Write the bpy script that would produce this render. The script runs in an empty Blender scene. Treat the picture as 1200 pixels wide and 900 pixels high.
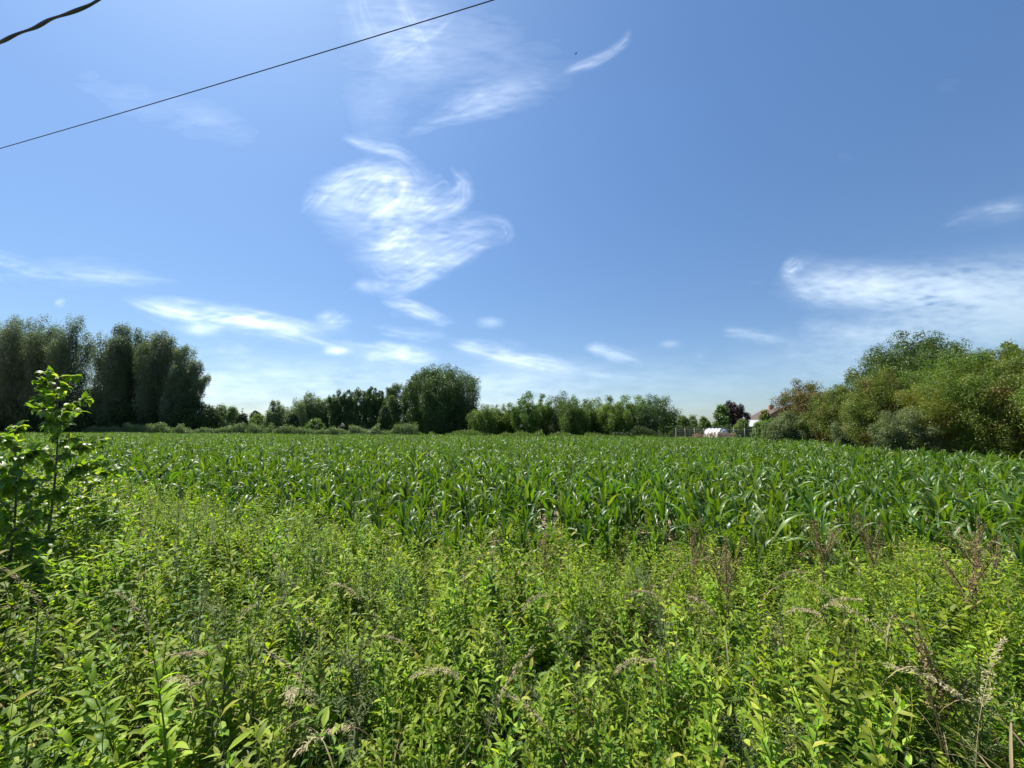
import bpy, math
import numpy as np
from mathutils import Vector
R = math.radians
C = bpy.context.scene.collection
scene = bpy.context.scene

# ------------------------------------------------------------------ camera, sky, sun, exposure
CAM_H = 1.75
F = 480.0                      # focal length in pixels of a 1200 px wide frame
PITCH = math.atan(51 / F)
cam_d = bpy.data.cameras.new('camera'); cam = bpy.data.objects.new('camera', cam_d); C.objects.link(cam)
cam_d.sensor_width = 36; cam_d.lens = 36 * F / 1200; cam_d.clip_start = 0.05; cam_d.clip_end = 40000
cam.location = (0, 0, CAM_H); cam.rotation_euler = (R(90) + PITCH, 0, 0)
scene.camera = cam

SUN_EL, SUN_AZ = R(60), R(-46)          # azimuth clockwise from +Y (the view direction)
sunv = Vector((math.sin(SUN_AZ) * math.cos(SUN_EL), math.cos(SUN_AZ) * math.cos(SUN_EL), math.sin(SUN_EL)))
world = bpy.data.worlds.new("World"); scene.world = world; world.use_nodes = True
wn = world.node_tree.nodes; wl = world.node_tree.links
sky = wn.new('ShaderNodeTexSky'); sky.sky_type = 'NISHITA'; sky.sun_disc = False
sky.sun_elevation = SUN_EL; sky.sun_rotation = SUN_AZ % (2 * math.pi)
sky.air_density = 1.0; sky.dust_density = 0.65; sky.ozone_density = 2.2; sky.altitude = 50
bg = wn['Background']; bg.inputs['Strength'].default_value = 0.067
wb = wn.new('ShaderNodeMix'); wb.data_type = 'RGBA'; wb.blend_type = 'MULTIPLY'; wb.inputs['Factor'].default_value = 1; wb.inputs['B'].default_value = (0.75, 0.92, 1.07, 1)   # the phone's cool white balance
wtc = wn.new('ShaderNodeTexCoord'); wsx = wn.new('ShaderNodeSeparateXYZ'); wl.new(wtc.outputs['Generated'], wsx.inputs[0])
wmr = wn.new('ShaderNodeMapRange'); wmr.inputs['From Min'].default_value = 0.0; wmr.inputs['From Max'].default_value = 0.62; wl.new(wsx.outputs['Z'], wmr.inputs['Value'])
wt = wn.new('ShaderNodeMix'); wt.data_type = 'RGBA'; wt.inputs['A'].default_value = (0.66, 0.74, 0.84, 1); wt.inputs['B'].default_value = (0.73, 0.95, 1.12, 1)   # hazier, greyer air low down
wl.new(wmr.outputs[0], wt.inputs['Factor']); wl.new(wt.outputs['Result'], wb.inputs['B'])
wl.new(sky.outputs[0], wb.inputs['A']); wl.new(wb.outputs['Result'], bg.inputs[0])
world.cycles.sampling_method = 'MANUAL'; world.cycles.sample_map_resolution = 512
sl = bpy.data.lights.new('sun', 'SUN'); so = bpy.data.objects.new('sun', sl); C.objects.link(so)
sl.energy = 5.0; sl.angle = R(0.5); sl.color = (1.0, 0.95, 0.86)
so.rotation_euler = (-sunv).to_track_quat('-Z', 'Y').to_euler(); so.location = (0, 0, 50)
vs = scene.view_settings
vs.view_transform = 'Standard'; vs.look = 'None'; vs.gamma = 1; vs.use_curve_mapping = False; vs.exposure = 1.08
cy = scene.cycles
cy.max_bounces = 5; cy.diffuse_bounces = 3; cy.glossy_bounces = 2; cy.transmission_bounces = 4
cy.transparent_max_bounces = 6; cy.use_denoising = True; cy.caustics_reflective = False; cy.caustics_refractive = False

def at(px, py, d):
    """world point at view depth Y=d seen in photo pixel px,py"""
    a = (px - 600) / F; b = (450 - py) / F
    ry = math.cos(PITCH) - b * math.sin(PITCH); rz = math.sin(PITCH) + b * math.cos(PITCH)
    return np.array([a * d / ry, d, CAM_H + rz * d / ry])

# ------------------------------------------------------------------ mesh helpers
def unit(v):
    return v / (np.linalg.norm(v, axis=-1, keepdims=True) + 1e-9)

class MB:
    """collects pieces: vertices, quads, per-vertex var and lat, material index"""
    def __init__(s): s.v = []; s.q = []; s.var = []; s.lat = []; s.mi = []; s.n = 0
    def add(s, v, q, var=0.5, lat=0.0, mi=0):
        v = np.asarray(v, float).reshape(-1, 3); q = np.asarray(q, int).reshape(-1, 4)
        s.v.append(v); s.q.append(q + s.n); s.n += len(v)
        s.var.append(np.broadcast_to(np.asarray(var, float).ravel() if np.ndim(var) else var, (len(v),)))
        s.lat.append(np.broadcast_to(np.asarray(lat, float).ravel() if np.ndim(lat) else lat, (len(v),)))
        s.mi.append(np.full(len(q), mi))
        return s
    def arrays(s):
        return np.concatenate(s.v), np.concatenate(s.q), np.concatenate(s.var), np.concatenate(s.lat), np.concatenate(s.mi)
    def mesh(s, name, mats, smooth=True):
        v, q, var, lat, mi = s.arrays()
        me = bpy.data.meshes.new(name)
        me.vertices.add(len(v)); me.vertices.foreach_set('co', v.astype(np.float32).ravel())
        me.loops.add(len(q) * 4); me.loops.foreach_set('vertex_index', q.astype(np.int32).ravel())
        me.polygons.add(len(q))
        me.polygons.foreach_set('loop_start', np.arange(0, len(q) * 4, 4, dtype=np.int32))
        me.polygons.foreach_set('material_index', mi.astype(np.int32))
        me.polygons.foreach_set('use_smooth', np.full(len(q), smooth))
        a = me.attributes.new('var', 'FLOAT', 'POINT'); a.data.foreach_set('value', var.astype(np.float32))
        a = me.attributes.new('lat', 'FLOAT', 'POINT'); a.data.foreach_set('value', lat.astype(np.float32))
        for m in (mats if isinstance(mats, (list, tuple)) else [mats]): me.materials.append(m)
        me.update(calc_edges=True); me.validate()
        return me
    def build(s, name, mats, parent=None, loc=None, smooth=True, link=True):
        o = bpy.data.objects.new(name, s.mesh(name, mats, smooth))
        if loc is not None: o.location = loc
        if parent: o.parent = parent
        if link: C.objects.link(o)
        return o

def tag(o, label=None, cat=None, group=None, kind=None):
    if label: o['label'] = label
    if cat: o['category'] = cat
    if group: o['group'] = group
    if kind: o['kind'] = kind
    return o

def empty(name, loc, rz=0):
    o = bpy.data.objects.new(name, None); C.objects.link(o); o.location = loc; o.rotation_euler = (0, 0, rz)
    o.empty_display_size = 0.2
    return o

def lanc(s): return np.clip(np.sin(np.pi * np.clip(s, 0.0, 1) ** 0.75), 0.03, 1)
def ovate(s): return np.clip(np.sin(np.pi * s ** 0.6) ** 0.8, 0.04, 1)
def blade(s): return np.clip((1 - s ** 2.2) * (0.45 + 0.55 * np.minimum(s * 6, 1)), 0.02, 1)
def maizeprof(s): return np.clip((1 - s ** 2.6) * (0.55 + 0.45 * np.minimum(s * 3, 1)), 0.02, 1)

def strips(mb, base, az, e0, bend, L, W, nseg=3, prof=lanc, fold=0.3, pw=1.3, curl=0.0, twist=0.0, var=None, mi=0, wave=0.0):
    """leaf-like folded strips that leave base in direction az, rise at e0 and bend down"""
    base = np.atleast_2d(base); N = len(base)
    f = lambda x: np.broadcast_to(np.asarray(x, float), (N,))
    az, e0, bend, L, W, curl, twist = map(f, (az, e0, bend, L, W, curl, twist))
    s = np.linspace(0, 1, nseg + 1); sm = (s[1:] + s[:-1]) / 2
    def frame(ss):
        ang = e0[:, None] - bend[:, None] * ss ** pw; a = az[:, None] + curl[:, None] * ss
        h = np.stack([np.cos(a), np.sin(a), np.zeros_like(a)], -1)
        ca, sa = np.cos(ang)[..., None], np.sin(ang)[..., None]; z = np.array([0, 0, 1.0])
        return h * ca + z * sa, np.stack([-np.sin(a), np.cos(a), np.zeros_like(a)], -1), -h * sa + z * ca
    t, _, _ = frame(sm); P = np.zeros((N, nseg + 1, 3)); P[:, 1:] = np.cumsum(t * (L[:, None, None] / nseg), 1); P += base[:, None]
    _, sd, nn = frame(s)
    ph = (twist[:, None] * s)[..., None]
    sd2 = sd * np.cos(ph) + nn * np.sin(ph); n2 = -sd * np.sin(ph) + nn * np.cos(ph)
    w = (W[:, None] * prof(s)[None] / 2)[..., None]
    wv = wave * w * np.sin(s * 17 + (var if var is not None else np.zeros(N)).reshape(-1, 1) * 20)[..., None] if wave else 0
    V = np.stack([P + sd2 * w + n2 * (fold * w + wv), P, P - sd2 * w + n2 * (fold * w - wv)], 2)   # N, nseg+1, 3, 3
    idx = np.arange(N * (nseg + 1) * 3).reshape(N, nseg + 1, 3)
    q = np.concatenate([np.stack([idx[:, :-1, k], idx[:, :-1, k + 1], idx[:, 1:, k + 1], idx[:, 1:, k]], -1).reshape(-1, 4) for k in (0, 1)])
    if var is None: var = RNG.random(N)
    va = np.repeat(var, (nseg + 1) * 3); la = np.tile([1, 0, 1], N * (nseg + 1))
    mb.add(V, q, va, la, mi)

def tube(mb, pts, rad, sides=6, var=0.5, mi=0, cap=False):
    pts = np.asarray(pts, float); K = len(pts); rad = np.broadcast_to(np.asarray(rad, float), (K,))
    T = unit(np.gradient(pts, axis=0)); ref = np.array([0.31, 0.2, 0.93])
    if abs(T[:, 2]).mean() > 0.85: ref = np.array([1, 0.1, 0.0])
    A = unit(np.cross(T, ref)); B = np.cross(T, A)
    th = np.linspace(0, 2 * np.pi, sides, endpoint=False)
    V = pts[:, None] + rad[:, None, None] * (A[:, None] * np.cos(th)[None, :, None] + B[:, None] * np.sin(th)[None, :, None])
    i = np.arange(K * sides).reshape(K, sides); j = np.roll(i, -1, 1)
    mb.add(V, np.stack([i[:-1], j[:-1], j[1:], i[1:]], -1).reshape(-1, 4), var, 0, mi)

def cards(mb, c, n, size, asp=0.5, var=None, mi=0, rng=None, bendy=0.15):
    """small diamond shaped leaves: centre, normal, length"""
    N = len(c); r = rng.normal(size=(N, 3)); n = unit(n); a = unit(np.cross(n, r)); b = np.cross(n, a)
    L = np.broadcast_to(size, (N,))[:, None] / 2; W = L * asp
    k = n * L * bendy
    V = np.stack([c - a * L - k, c + b * W - a * L * 0.15 + k, c + a * L - k, c - b * W - a * L * 0.15 + k], 1)
    if var is None: var = rng.random(N)
    mb.add(V, np.arange(N * 4).reshape(N, 4), np.repeat(var, 4), 0, mi)

def box(mb, lo, hi, var=0.5, mi=0):
    x0, y0, z0 = lo; x1, y1, z1 = hi
    v = [(x0, y0, z0), (x1, y0, z0), (x1, y1, z0), (x0, y1, z0), (x0, y0, z1), (x1, y0, z1), (x1, y1, z1), (x0, y1, z1)]
    q = [(0, 3, 2, 1), (4, 5, 6, 7), (0, 1, 5, 4), (1, 2, 6, 5), (2, 3, 7, 6), (3, 0, 4, 7)]
    mb.add(v, q, var, 0, mi)

RNG = np.random.default_rng(7)

# ------------------------------------------------------------------ materials
def newmat(name):
    m = bpy.data.materials.new(name); m.use_nodes = True; nt = m.node_tree; nt.nodes.clear()
    return m, nt.nodes, nt.links

def ramp(N, cols):
    r = N.new('ShaderNodeValToRGB'); e = r.color_ramp.elements
    while len(e) > 1: e.remove(e[0])
    e[0].position = cols[0][0]; e[0].color = (*cols[0][1], 1)
    for p, c in cols[1:]:
        x = e.new(p); x.color = (*c, 1)
    return r

def leafmat(name, cols, transl=0.35, rough=0.5, spec=0.4, instvar=0.35, patch=None, patch_scale=0.6, tcol=(1.25, 1.35, 0.45), midrib=None):
    """cols: colour ramp over the per-leaf random number; patch: colour that takes over in noisy patches"""
    m, N, L = newmat(name)
    at_ = N.new('ShaderNodeAttribute'); at_.attribute_name = 'var'
    rp = ramp(N, cols); L.new(at_.outputs['Fac'], rp.inputs[0]); col = rp.outputs[0]
    if patch:
        geo = N.new('ShaderNodeNewGeometry'); no = N.new('ShaderNodeTexNoise'); no.inputs['Scale'].default_value = patch_scale; no.inputs['Detail'].default_value = 4
        L.new(geo.outputs['Position'], no.inputs['Vector'])
        mr = N.new('ShaderNodeMapRange'); mr.inputs['From Min'].default_value = 0.52; mr.inputs['From Max'].default_value = 0.66
        L.new(no.outputs['Fac'], mr.inputs['Value'])
        mx = N.new('ShaderNodeMix'); mx.data_type = 'RGBA'; L.new(mr.outputs[0], mx.inputs['Factor']); L.new(col, mx.inputs['A']); mx.inputs['B'].default_value = (*patch, 1)
        col = mx.outputs['Result']
    if midrib:
        la = N.new('ShaderNodeAttribute'); la.attribute_name = 'lat'
        mr = N.new('ShaderNodeMapRange'); mr.inputs['From Min'].default_value = 0.0; mr.inputs['From Max'].default_value = 0.16
        L.new(la.outputs['Fac'], mr.inputs['Value'])
        mx = N.new('ShaderNodeMix'); mx.data_type = 'RGBA'; L.new(mr.outputs[0], mx.inputs['Factor']); mx.inputs['A'].default_value = (*midrib, 1); L.new(col, mx.inputs['B'])
        col = mx.outputs['Result']
    if instvar:
        oi = N.new('ShaderNodeObjectInfo'); hs = N.new('ShaderNodeHueSaturation')
        mr = N.new('ShaderNodeMapRange'); mr.inputs['To Min'].default_value = 1 - instvar; mr.inputs['To Max'].default_value = 1 + instvar
        L.new(oi.outputs['Random'], mr.inputs['Value']); L.new(mr.outputs[0], hs.inputs['Value'])
        mh = N.new('ShaderNodeMath'); mh.operation = 'MULTIPLY'; mh.inputs[1].default_value = 7.31; L.new(oi.outputs['Random'], mh.inputs[0])
        fr = N.new('ShaderNodeMath'); fr.operation = 'FRACT'; L.new(mh.outputs[0], fr.inputs[0])
        mr2 = N.new('ShaderNodeMapRange'); mr2.inputs['To Min'].default_value = 0.5 - 0.03 * instvar / 0.35; mr2.inputs['To Max'].default_value = 0.5 + 0.02 * instvar / 0.35
        L.new(fr.outputs[0], mr2.inputs['Value']); L.new(mr2.outputs[0], hs.inputs['Hue'])
        L.new(col, hs.inputs['Color']); col = hs.outputs[0]
    p = N.new('ShaderNodeBsdfPrincipled'); L.new(col, p.inputs['Base Color']); p.inputs['Roughness'].default_value = rough
    p.inputs['Specular IOR Level'].default_value = spec
    tr = N.new('ShaderNodeBsdfTranslucent'); tm = N.new('ShaderNodeMix'); tm.data_type = 'RGBA'; tm.blend_type = 'MULTIPLY'; tm.inputs['Factor'].default_value = 1
    L.new(col, tm.inputs['A']); tm.inputs['B'].default_value = (*tcol, 1); L.new(tm.outputs['Result'], tr.inputs['Color'])
    ms = N.new('ShaderNodeMixShader'); ms.inputs[0].default_value = transl; L.new(p.outputs[0], ms.inputs[1]); L.new(tr.outputs[0], ms.inputs[2])
    o = N.new('ShaderNodeOutputMaterial'); L.new(ms.outputs[0], o.inputs[0])
    return m

def plainmat(name, c1, c2=None, scale=8, rough=0.7, bump=0.0, detail=5, metallic=0.0, stretch=None):
    m, N, L = newmat(name); c2 = c2 or c1
    tc = N.new('ShaderNodeTexCoord'); mp = N.new('ShaderNodeMapping'); L.new(tc.outputs['Object'], mp.inputs[0])
    if stretch: mp.inputs['Scale'].default_value = stretch
    no = N.new('ShaderNodeTexNoise'); no.inputs['Scale'].default_value = scale; no.inputs['Detail'].default_value = detail; L.new(mp.outputs[0], no.inputs['Vector'])
    rp = ramp(N, [(0.35, c1), (0.65, c2)]); L.new(no.outputs['Fac'], rp.inputs[0])
    p = N.new('ShaderNodeBsdfPrincipled'); L.new(rp.outputs[0], p.inputs['Base Color']); p.inputs['Roughness'].default_value = rough; p.inputs['Metallic'].default_value = metallic
    if bump:
        b = N.new('ShaderNodeBump'); b.inputs['Strength'].default_value = bump; L.new(no.outputs['Fac'], b.inputs['Height']); L.new(b.outputs[0], p.inputs['Normal'])
    o = N.new('ShaderNodeOutputMaterial'); L.new(p.outputs[0], o.inputs[0])
    return m

M = {}
M['bark'] = plainmat('bark', (0.06, 0.05, 0.038), (0.16, 0.14, 0.11), 3, 0.9, 0.6, stretch=(3, 3, 0.5))
M['stem'] = leafmat('stem', [(0, (0.10, 0.15, 0.03)), (1, (0.15, 0.16, 0.05))], 0.1, 0.6, 0.3, 0.2)
M['stem_red'] = leafmat('stem_red', [(0, (0.12, 0.10, 0.045)), (1, (0.16, 0.14, 0.06))], 0.05, 0.6, 0.3, 0.2)
M['maize'] = leafmat('maize', [(0, (0.045, 0.100, 0.012)), (0.7, (0.070, 0.140, 0.018)), (0.985, (0.11, 0.18, 0.03)), (1, (0.17, 0.22, 0.06))], 0.38, 0.42, 0.45, 0.22, midrib=(0.13, 0.24, 0.07), tcol=(1.7, 1.7, 0.25))
M['maize_stalk'] = leafmat('maize_stalk', [(0, (0.09, 0.16, 0.04)), (1, (0.12, 0.18, 0.05))], 0.1, 0.5, 0.4, 0.15)
M['herb'] = leafmat('herb', [(0, (0.085, 0.165, 0.010)), (0.6, (0.19, 0.28, 0.018)), (0.95, (0.31, 0.39, 0.05)), (1, (0.34, 0.30, 0.05))], 0.45, 0.55, 0.22, 0.30, midrib=(0.17, 0.25, 0.05), tcol=(1.3, 1.5, 0.35))
M['nettle'] = leafmat('nettle', [(0, (0.05, 0.115, 0.012)), (1, (0.10, 0.19, 0.02))], 0.42, 0.5, 0.25, 0.3)
M['mugwort'] = leafmat('mugwort', [(0, (0.08, 0.125, 0.035)), (0.8, (0.135, 0.18, 0.06)), (1, (0.20, 0.20, 0.10))], 0.3, 0.6, 0.3, 0.25)
M['grass'] = leafmat('grass', [(0, (0.06, 0.125, 0.02)), (0.7, (0.11, 0.18, 0.035)), (0.9, (0.26, 0.24, 0.08)), (1, (0.36, 0.3, 0.15))], 0.4, 0.45, 0.4, 0.3)
M['straw'] = leafmat('straw', [(0, (0.26, 0.19, 0.10)), (1, (0.44, 0.36, 0.22))], 0.3, 0.6, 0.3, 0.25, tcol=(1.1, 1, 0.8))
M['seed'] = leafmat('seed', [(0, (0.22, 0.19, 0.11)), (1, (0.38, 0.33, 0.2))], 0.3, 0.7, 0.2, 0.25, tcol=(1.1, 1, 0.8))
M['dock'] = leafmat('dock', [(0, (0.17, 0.13, 0.06)), (1, (0.28, 0.22, 0.11))], 0.2, 0.7, 0.2, 0.2, tcol=(1.1, 0.9, 0.6))
M['sapling_leaf'] = leafmat('sapling_leaf', [(0, (0.09, 0.18, 0.018)), (0.75, (0.18, 0.28, 0.03)), (1, (0.36, 0.40, 0.08))], 0.55, 0.4, 0.5, 0.1, midrib=(0.2, 0.25, 0.08))
M['yellow_leaf'] = leafmat('yellow_leaf', [(0, (0.45, 0.36, 0.05)), (1, (0.55, 0.45, 0.10))], 0.4, 0.5, 0.3, 0.1)
# tree crowns
M['willow'] = leafmat('willow_leaves', [(0, (0.10, 0.135, 0.075)), (0.6, (0.17, 0.205, 0.125)), (1, (0.28, 0.31, 0.22))], 0.3, 0.5, 0.35, 0.08, tcol=(1.1, 1.3, 0.7))
M['palewillow'] = leafmat('pale_willow_leaves', [(0, (0.122, 0.172, 0.064)), (1, (0.229, 0.286, 0.136))], 0.25, 0.55, 0.35, 0.08, tcol=(1.1, 1.3, 0.6))
M['poplar'] = leafmat('poplar_leaves', [(0, (0.061, 0.110, 0.032)), (0.8, (0.101, 0.162, 0.049)), (1, (0.179, 0.244, 0.097))], 0.2, 0.42, 0.5, 0.08)
M['young'] = leafmat('young_tree_leaves', [(0, (0.092, 0.151, 0.030)), (0.8, (0.151, 0.233, 0.047)), (1, (0.217, 0.300, 0.067))], 0.3, 0.5, 0.4, 0.15)
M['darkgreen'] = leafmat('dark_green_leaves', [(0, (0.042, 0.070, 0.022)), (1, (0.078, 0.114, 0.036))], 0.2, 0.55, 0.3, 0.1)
M['lightgreen'] = leafmat('light_green_leaves', [(0, (0.108, 0.168, 0.036)), (1, (0.192, 0.264, 0.066))], 0.3, 0.55, 0.3, 0.15)
M['copper'] = leafmat('copper_leaves', [(0, (0.024, 0.014, 0.013)), (0.8, (0.042, 0.022, 0.02)), (1, (0.075, 0.05, 0.042))], 0.2, 0.45, 0.5, 0.05, tcol=(1.3, 0.7, 0.6))
M['russet'] = leafmat('russet_leaves', [(0, (0.120, 0.095, 0.039)), (0.6, (0.179, 0.133, 0.058)), (1, (0.191, 0.189, 0.065))], 0.28, 0.55, 0.3, 0.05, patch=(0.14, 0.17, 0.035), patch_scale=1.1)
M['olive'] = leafmat('olive_leaves', [(0, (0.095, 0.137, 0.026)), (0.7, (0.151, 0.202, 0.036)), (1, (0.212, 0.260, 0.058))], 0.32, 0.5, 0.35, 0.05, patch=(0.19, 0.14, 0.04), patch_scale=1.3)
M['olive2'] = leafmat('green_olive_leaves', [(0, (0.084, 0.147, 0.025)), (0.7, (0.138, 0.217, 0.036)), (1, (0.205, 0.280, 0.056))], 0.32, 0.5, 0.35, 0.05, patch=(0.22, 0.21, 0.035), patch_scale=0.8)
M['silver'] = leafmat('grey_green_leaves', [(0, (0.10, 0.135, 0.055)), (0.7, (0.16, 0.20, 0.09)), (1, (0.24, 0.27, 0.15))], 0.25, 0.6, 0.3, 0.05, patch=(0.13, 0.17, 0.045), patch_scale=1.6)
M['ash'] = leafmat('ash_leaves', [(0, (0.060, 0.102, 0.024)), (0.8, (0.096, 0.150, 0.036)), (1, (0.144, 0.204, 0.054))], 0.28, 0.42, 0.5, 0.05)
M['white'] = plainmat('polythene', (0.5, 0.53, 0.52), (0.6, 0.62, 0.6), 2, 0.35)
M['hoop'] = plainmat('galvanised_tube', (0.4, 0.42, 0.43), (0.5, 0.5, 0.5), 6, 0.4, metallic=0.6)
M['tile'] = plainmat('roof_tile', (0.045, 0.028, 0.022), (0.075, 0.045, 0.035), 4, 0.85, 0.3)
M['brick'] = plainmat('brick', (0.28, 0.15, 0.10), (0.36, 0.22, 0.15), 6, 0.85, 0.2)
M['render'] = plainmat('cream_render', (0.5, 0.47, 0.4), (0.58, 0.55, 0.48), 2, 0.85)
M['glass'] = plainmat('window_glass', (0.03, 0.04, 0.05), (0.05, 0.06, 0.07), 1, 0.08)
M['frame'] = plainmat('white_frame', (0.7, 0.7, 0.68), None, 3, 0.5)
M['metal'] = plainmat('aerial_metal', (0.3, 0.3, 0.31), None, 3, 0.5, metallic=0.7)
M['panel'] = plainmat('pale_sheet_roof', (0.33, 0.34, 0.34), (0.42, 0.42, 0.40), 3, 0.6)
M['wood'] = plainmat('weathered_wood', (0.14, 0.12, 0.10), (0.24, 0.21, 0.17), 5, 0.85, 0.3, stretch=(1, 1, 0.2))
M['cable'] = plainmat('cable_sheath', (0.03, 0.025, 0.06), (0.04, 0.035, 0.07), 20, 0.5)
M['bird'] = plainmat('bird_plumage', (0.02, 0.02, 0.02), (0.05, 0.05, 0.05), 30, 0.7)

def groundmat(name, cols, s1, s2, bump):
    m, N, L = newmat(name); geo = N.new('ShaderNodeNewGeometry')
    a = N.new('ShaderNodeTexNoise'); a.inputs['Scale'].default_value = s1; a.inputs['Detail'].default_value = 8; L.new(geo.outputs['Position'], a.inputs['Vector'])
    b = N.new('ShaderNodeTexNoise'); b.inputs['Scale'].default_value = s2; b.inputs['Detail'].default_value = 6; b.inputs['Roughness'].default_value = 0.7; L.new(geo.outputs['Position'], b.inputs['Vector'])
    mx = N.new('ShaderNodeMath'); mx.operation = 'ADD'; L.new(a.outputs['Fac'], mx.inputs[0]); L.new(b.outputs['Fac'], mx.inputs[1])
    h = N.new('ShaderNodeMath'); h.operation = 'MULTIPLY'; h.inputs[1].default_value = 0.5; L.new(mx.outputs[0], h.inputs[0])
    rp = ramp(N, cols); L.new(h.outputs[0], rp.inputs[0])
    p = N.new('ShaderNodeBsdfPrincipled'); L.new(rp.outputs[0], p.inputs['Base Color']); p.inputs['Roughness'].default_value = 0.95
    bp = N.new('ShaderNodeBump'); bp.inputs['Strength'].default_value = bump; bp.inputs['Distance'].default_value = 0.04; L.new(b.outputs['Fac'], bp.inputs['Height']); L.new(bp.outputs[0], p.inputs['Normal'])
    o = N.new('ShaderNodeOutputMaterial'); L.new(p.outputs[0], o.inputs[0]); return m
M['meadow'] = groundmat('meadow_ground', [(0.35, (0.07, 0.06, 0.03)), (0.5, (0.05, 0.07, 0.02)), (0.65, (0.08, 0.10, 0.03))], 0.15, 6, 0.5)
M['soil'] = groundmat('dry_soil', [(0.35, (0.16, 0.12, 0.085)), (0.5, (0.26, 0.205, 0.15)), (0.65, (0.34, 0.28, 0.21))], 1.5, 28, 0.9)

# ------------------------------------------------------------------ cirrus clouds (a thin real layer far away)
def build_clouds():
    st = 1.3; x0, x1, y0, y1 = -160, 1360, -160, 492
    W = int((x1 - x0) / st); H = int((y1 - y0) / st)
    rng = np.random.default_rng(11)
    layers = {}
    def splat(x, y, w, sig):
        im = layers.setdefault(sig, np.zeros((H, W)))
        fx = (np.asarray(x) - x0) / st; fy = (np.asarray(y) - y0) / st
        ix = np.floor(fx).astype(int); iy = np.floor(fy).astype(int); ax = fx - ix; ay = fy - iy
        for dx, wx in ((0, 1 - ax), (1, ax)):
            for dy, wy in ((0, 1 - ay), (1, ay)):
                X, Y = ix + dx, iy + dy; ok = (X >= 0) & (X < W) & (Y >= 0) & (Y < H)
                np.add.at(im, (Y[ok], X[ok]), (w * wx * wy)[ok])
    def curve(P, n):
        P = np.asarray(P, float); d = np.r_[0, np.cumsum(np.hypot(*np.diff(P, axis=0).T))]
        s = np.linspace(0, d[-1], n)
        x = np.interp(s, d, P[:, 0]); y = np.interp(s, d, P[:, 1])
        k = max(3, n // (2 * len(P))); ker = np.hanning(k + 2)[1:-1]; ker /= ker.sum()
        f = lambda v: np.convolve(np.pad(v, (k // 2, k - 1 - k // 2), mode='reflect', reflect_type='odd'), ker, 'valid')
        return f(x), f(y), d[-1]
    def fibers(P, width, amp, n=14, sig=(0.9, 0.9, 1.6, 4.0), wob=3.0, taper=(0.25, 0.25), seg=(0.35, 0.9)):
        n = int(n * 3); ANG = math.atan2(P[-1][1] - P[0][1], P[-1][0] - P[0][0])
        for k in range(n):
            x, y, L = curve(P, 240); s = np.linspace(0, 1, 240)
            tx, ty = np.gradient(x), np.gradient(y); ln = np.hypot(tx, ty) + 1e-6
            off = rng.normal() * width * 0.7; fan = rng.normal() * width * 0.5
            prof = np.minimum(1, np.minimum(s / taper[0] + 0.12, (1 - s) / taper[1] + 0.12))
            dsp = off * prof + fan * (s - 0.5) + wob * (np.sin(s * rng.uniform(4, 9) + rng.uniform(0, 6)) * 0.6 + 0.3 * np.sin(s * rng.uniform(12, 25) + rng.uniform(0, 6)))
            X = x - ty / ln * dsp; Y = y + tx / ln * dsp
            a, b = rng.uniform(0, 1), rng.uniform(*seg); a = a * (1 - b) ; m = np.clip((s - a) / 0.12, 0, 1) * np.clip((a + b - s) / 0.2, 0, 1)
            m = m * (0.6 + 0.4 * np.sin(s * rng.uniform(6, 30) + rng.uniform(0, 6)))
            dens = 0.044 * amp * m * L / 240 / st * rng.uniform(0.4, 1.2)
            splat(X, Y, dens, sig[rng.integers(len(sig))])
    def blob(cx, cy, rx, ry, amp, sig, n=1500, rot=0):
        u, v = rng.normal(size=(2, n)) * 0.5; c, s = math.cos(rot), math.sin(rot)
        splat(cx + u * rx * c - v * ry * s, cy + u * rx * s + v * ry * c, np.full(n, 0.48 * amp * rx * ry * 3.0 / n / st / st), sig)
    # central curling cloud
    A = 1.0
    fibers([(396, 158), (425, 170), (467, 179), (506, 198)], 6, 1.5 * A, 16, wob=2)
    for k in range(5):
        q = k * 7
        fibers([(346 + q, 255 - q * .1), (368 + q, 226), (400 + q, 206), (440 + q, 196 + q * .3), (470 + q, 204)], 9, 1.1 * A, 10, wob=2)
    fibers([(405, 250), (421, 232), (450, 208), (487, 212)], 16, 1.5 * A, 26)
    fibers([(466, 180), (469, 195), (480, 215), (470, 240), (440, 262), (420, 280)], 14, 1.4 * A, 26)
    fibers([(525, 193), (545, 212), (546, 235), (525, 248), (490, 262)], 9, 1.0 * A, 20, wob=2)
    fibers([(546, 205), (535, 225), (500, 248), (470, 256), (433, 279)], 15, 1.5 * A, 26)
    fibers([(433, 302), (444, 293), (467, 282), (494, 262)], 9, 2.1 * A, 22, wob=2)
    fibers([(494, 262), (470, 292), (455, 300), (440, 300)], 14, 1.2 * A, 14)
    for k in range(5):
        q = k * 6
        fibers([(434, 302 + q * .4), (450, 318 + q), (480, 322 + q * .5), (517, 300 + q * .6), (560, 281 + q * .4), (600, 272 + q * .3)], 9, 1.25 * A, 10, wob=2.5)
    fibers([(500, 268), (540, 262), (578, 258), (594, 262), (599, 274), (590, 284), (560, 290)], 6, 1.0 * A, 12, wob=1.2)
    fibers([(480, 285), (520, 272), (560, 270), (598, 276)], 9, 1.4 * A, 16, wob=2)
    blob(462, 258, 70, 50, 0.17 * A, 9); blob(480, 300, 55, 26, 0.20, 8); blob(395, 240, 30, 32, 0.13, 9); blob(470, 225, 40, 25, 0.14, 6)
    # wisps above
    fibers([(462, 170), (485, 153), (508, 144), (558, 133), (625, 119)], 5, 0.85, 14, wob=1.5)
    fibers([(530, 128), (560, 108), (585, 96)], 10, 0.8, 14); fibers([(500, 147), (540, 120), (600, 104), (662, 90)], 14, 0.5, 18)
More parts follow.
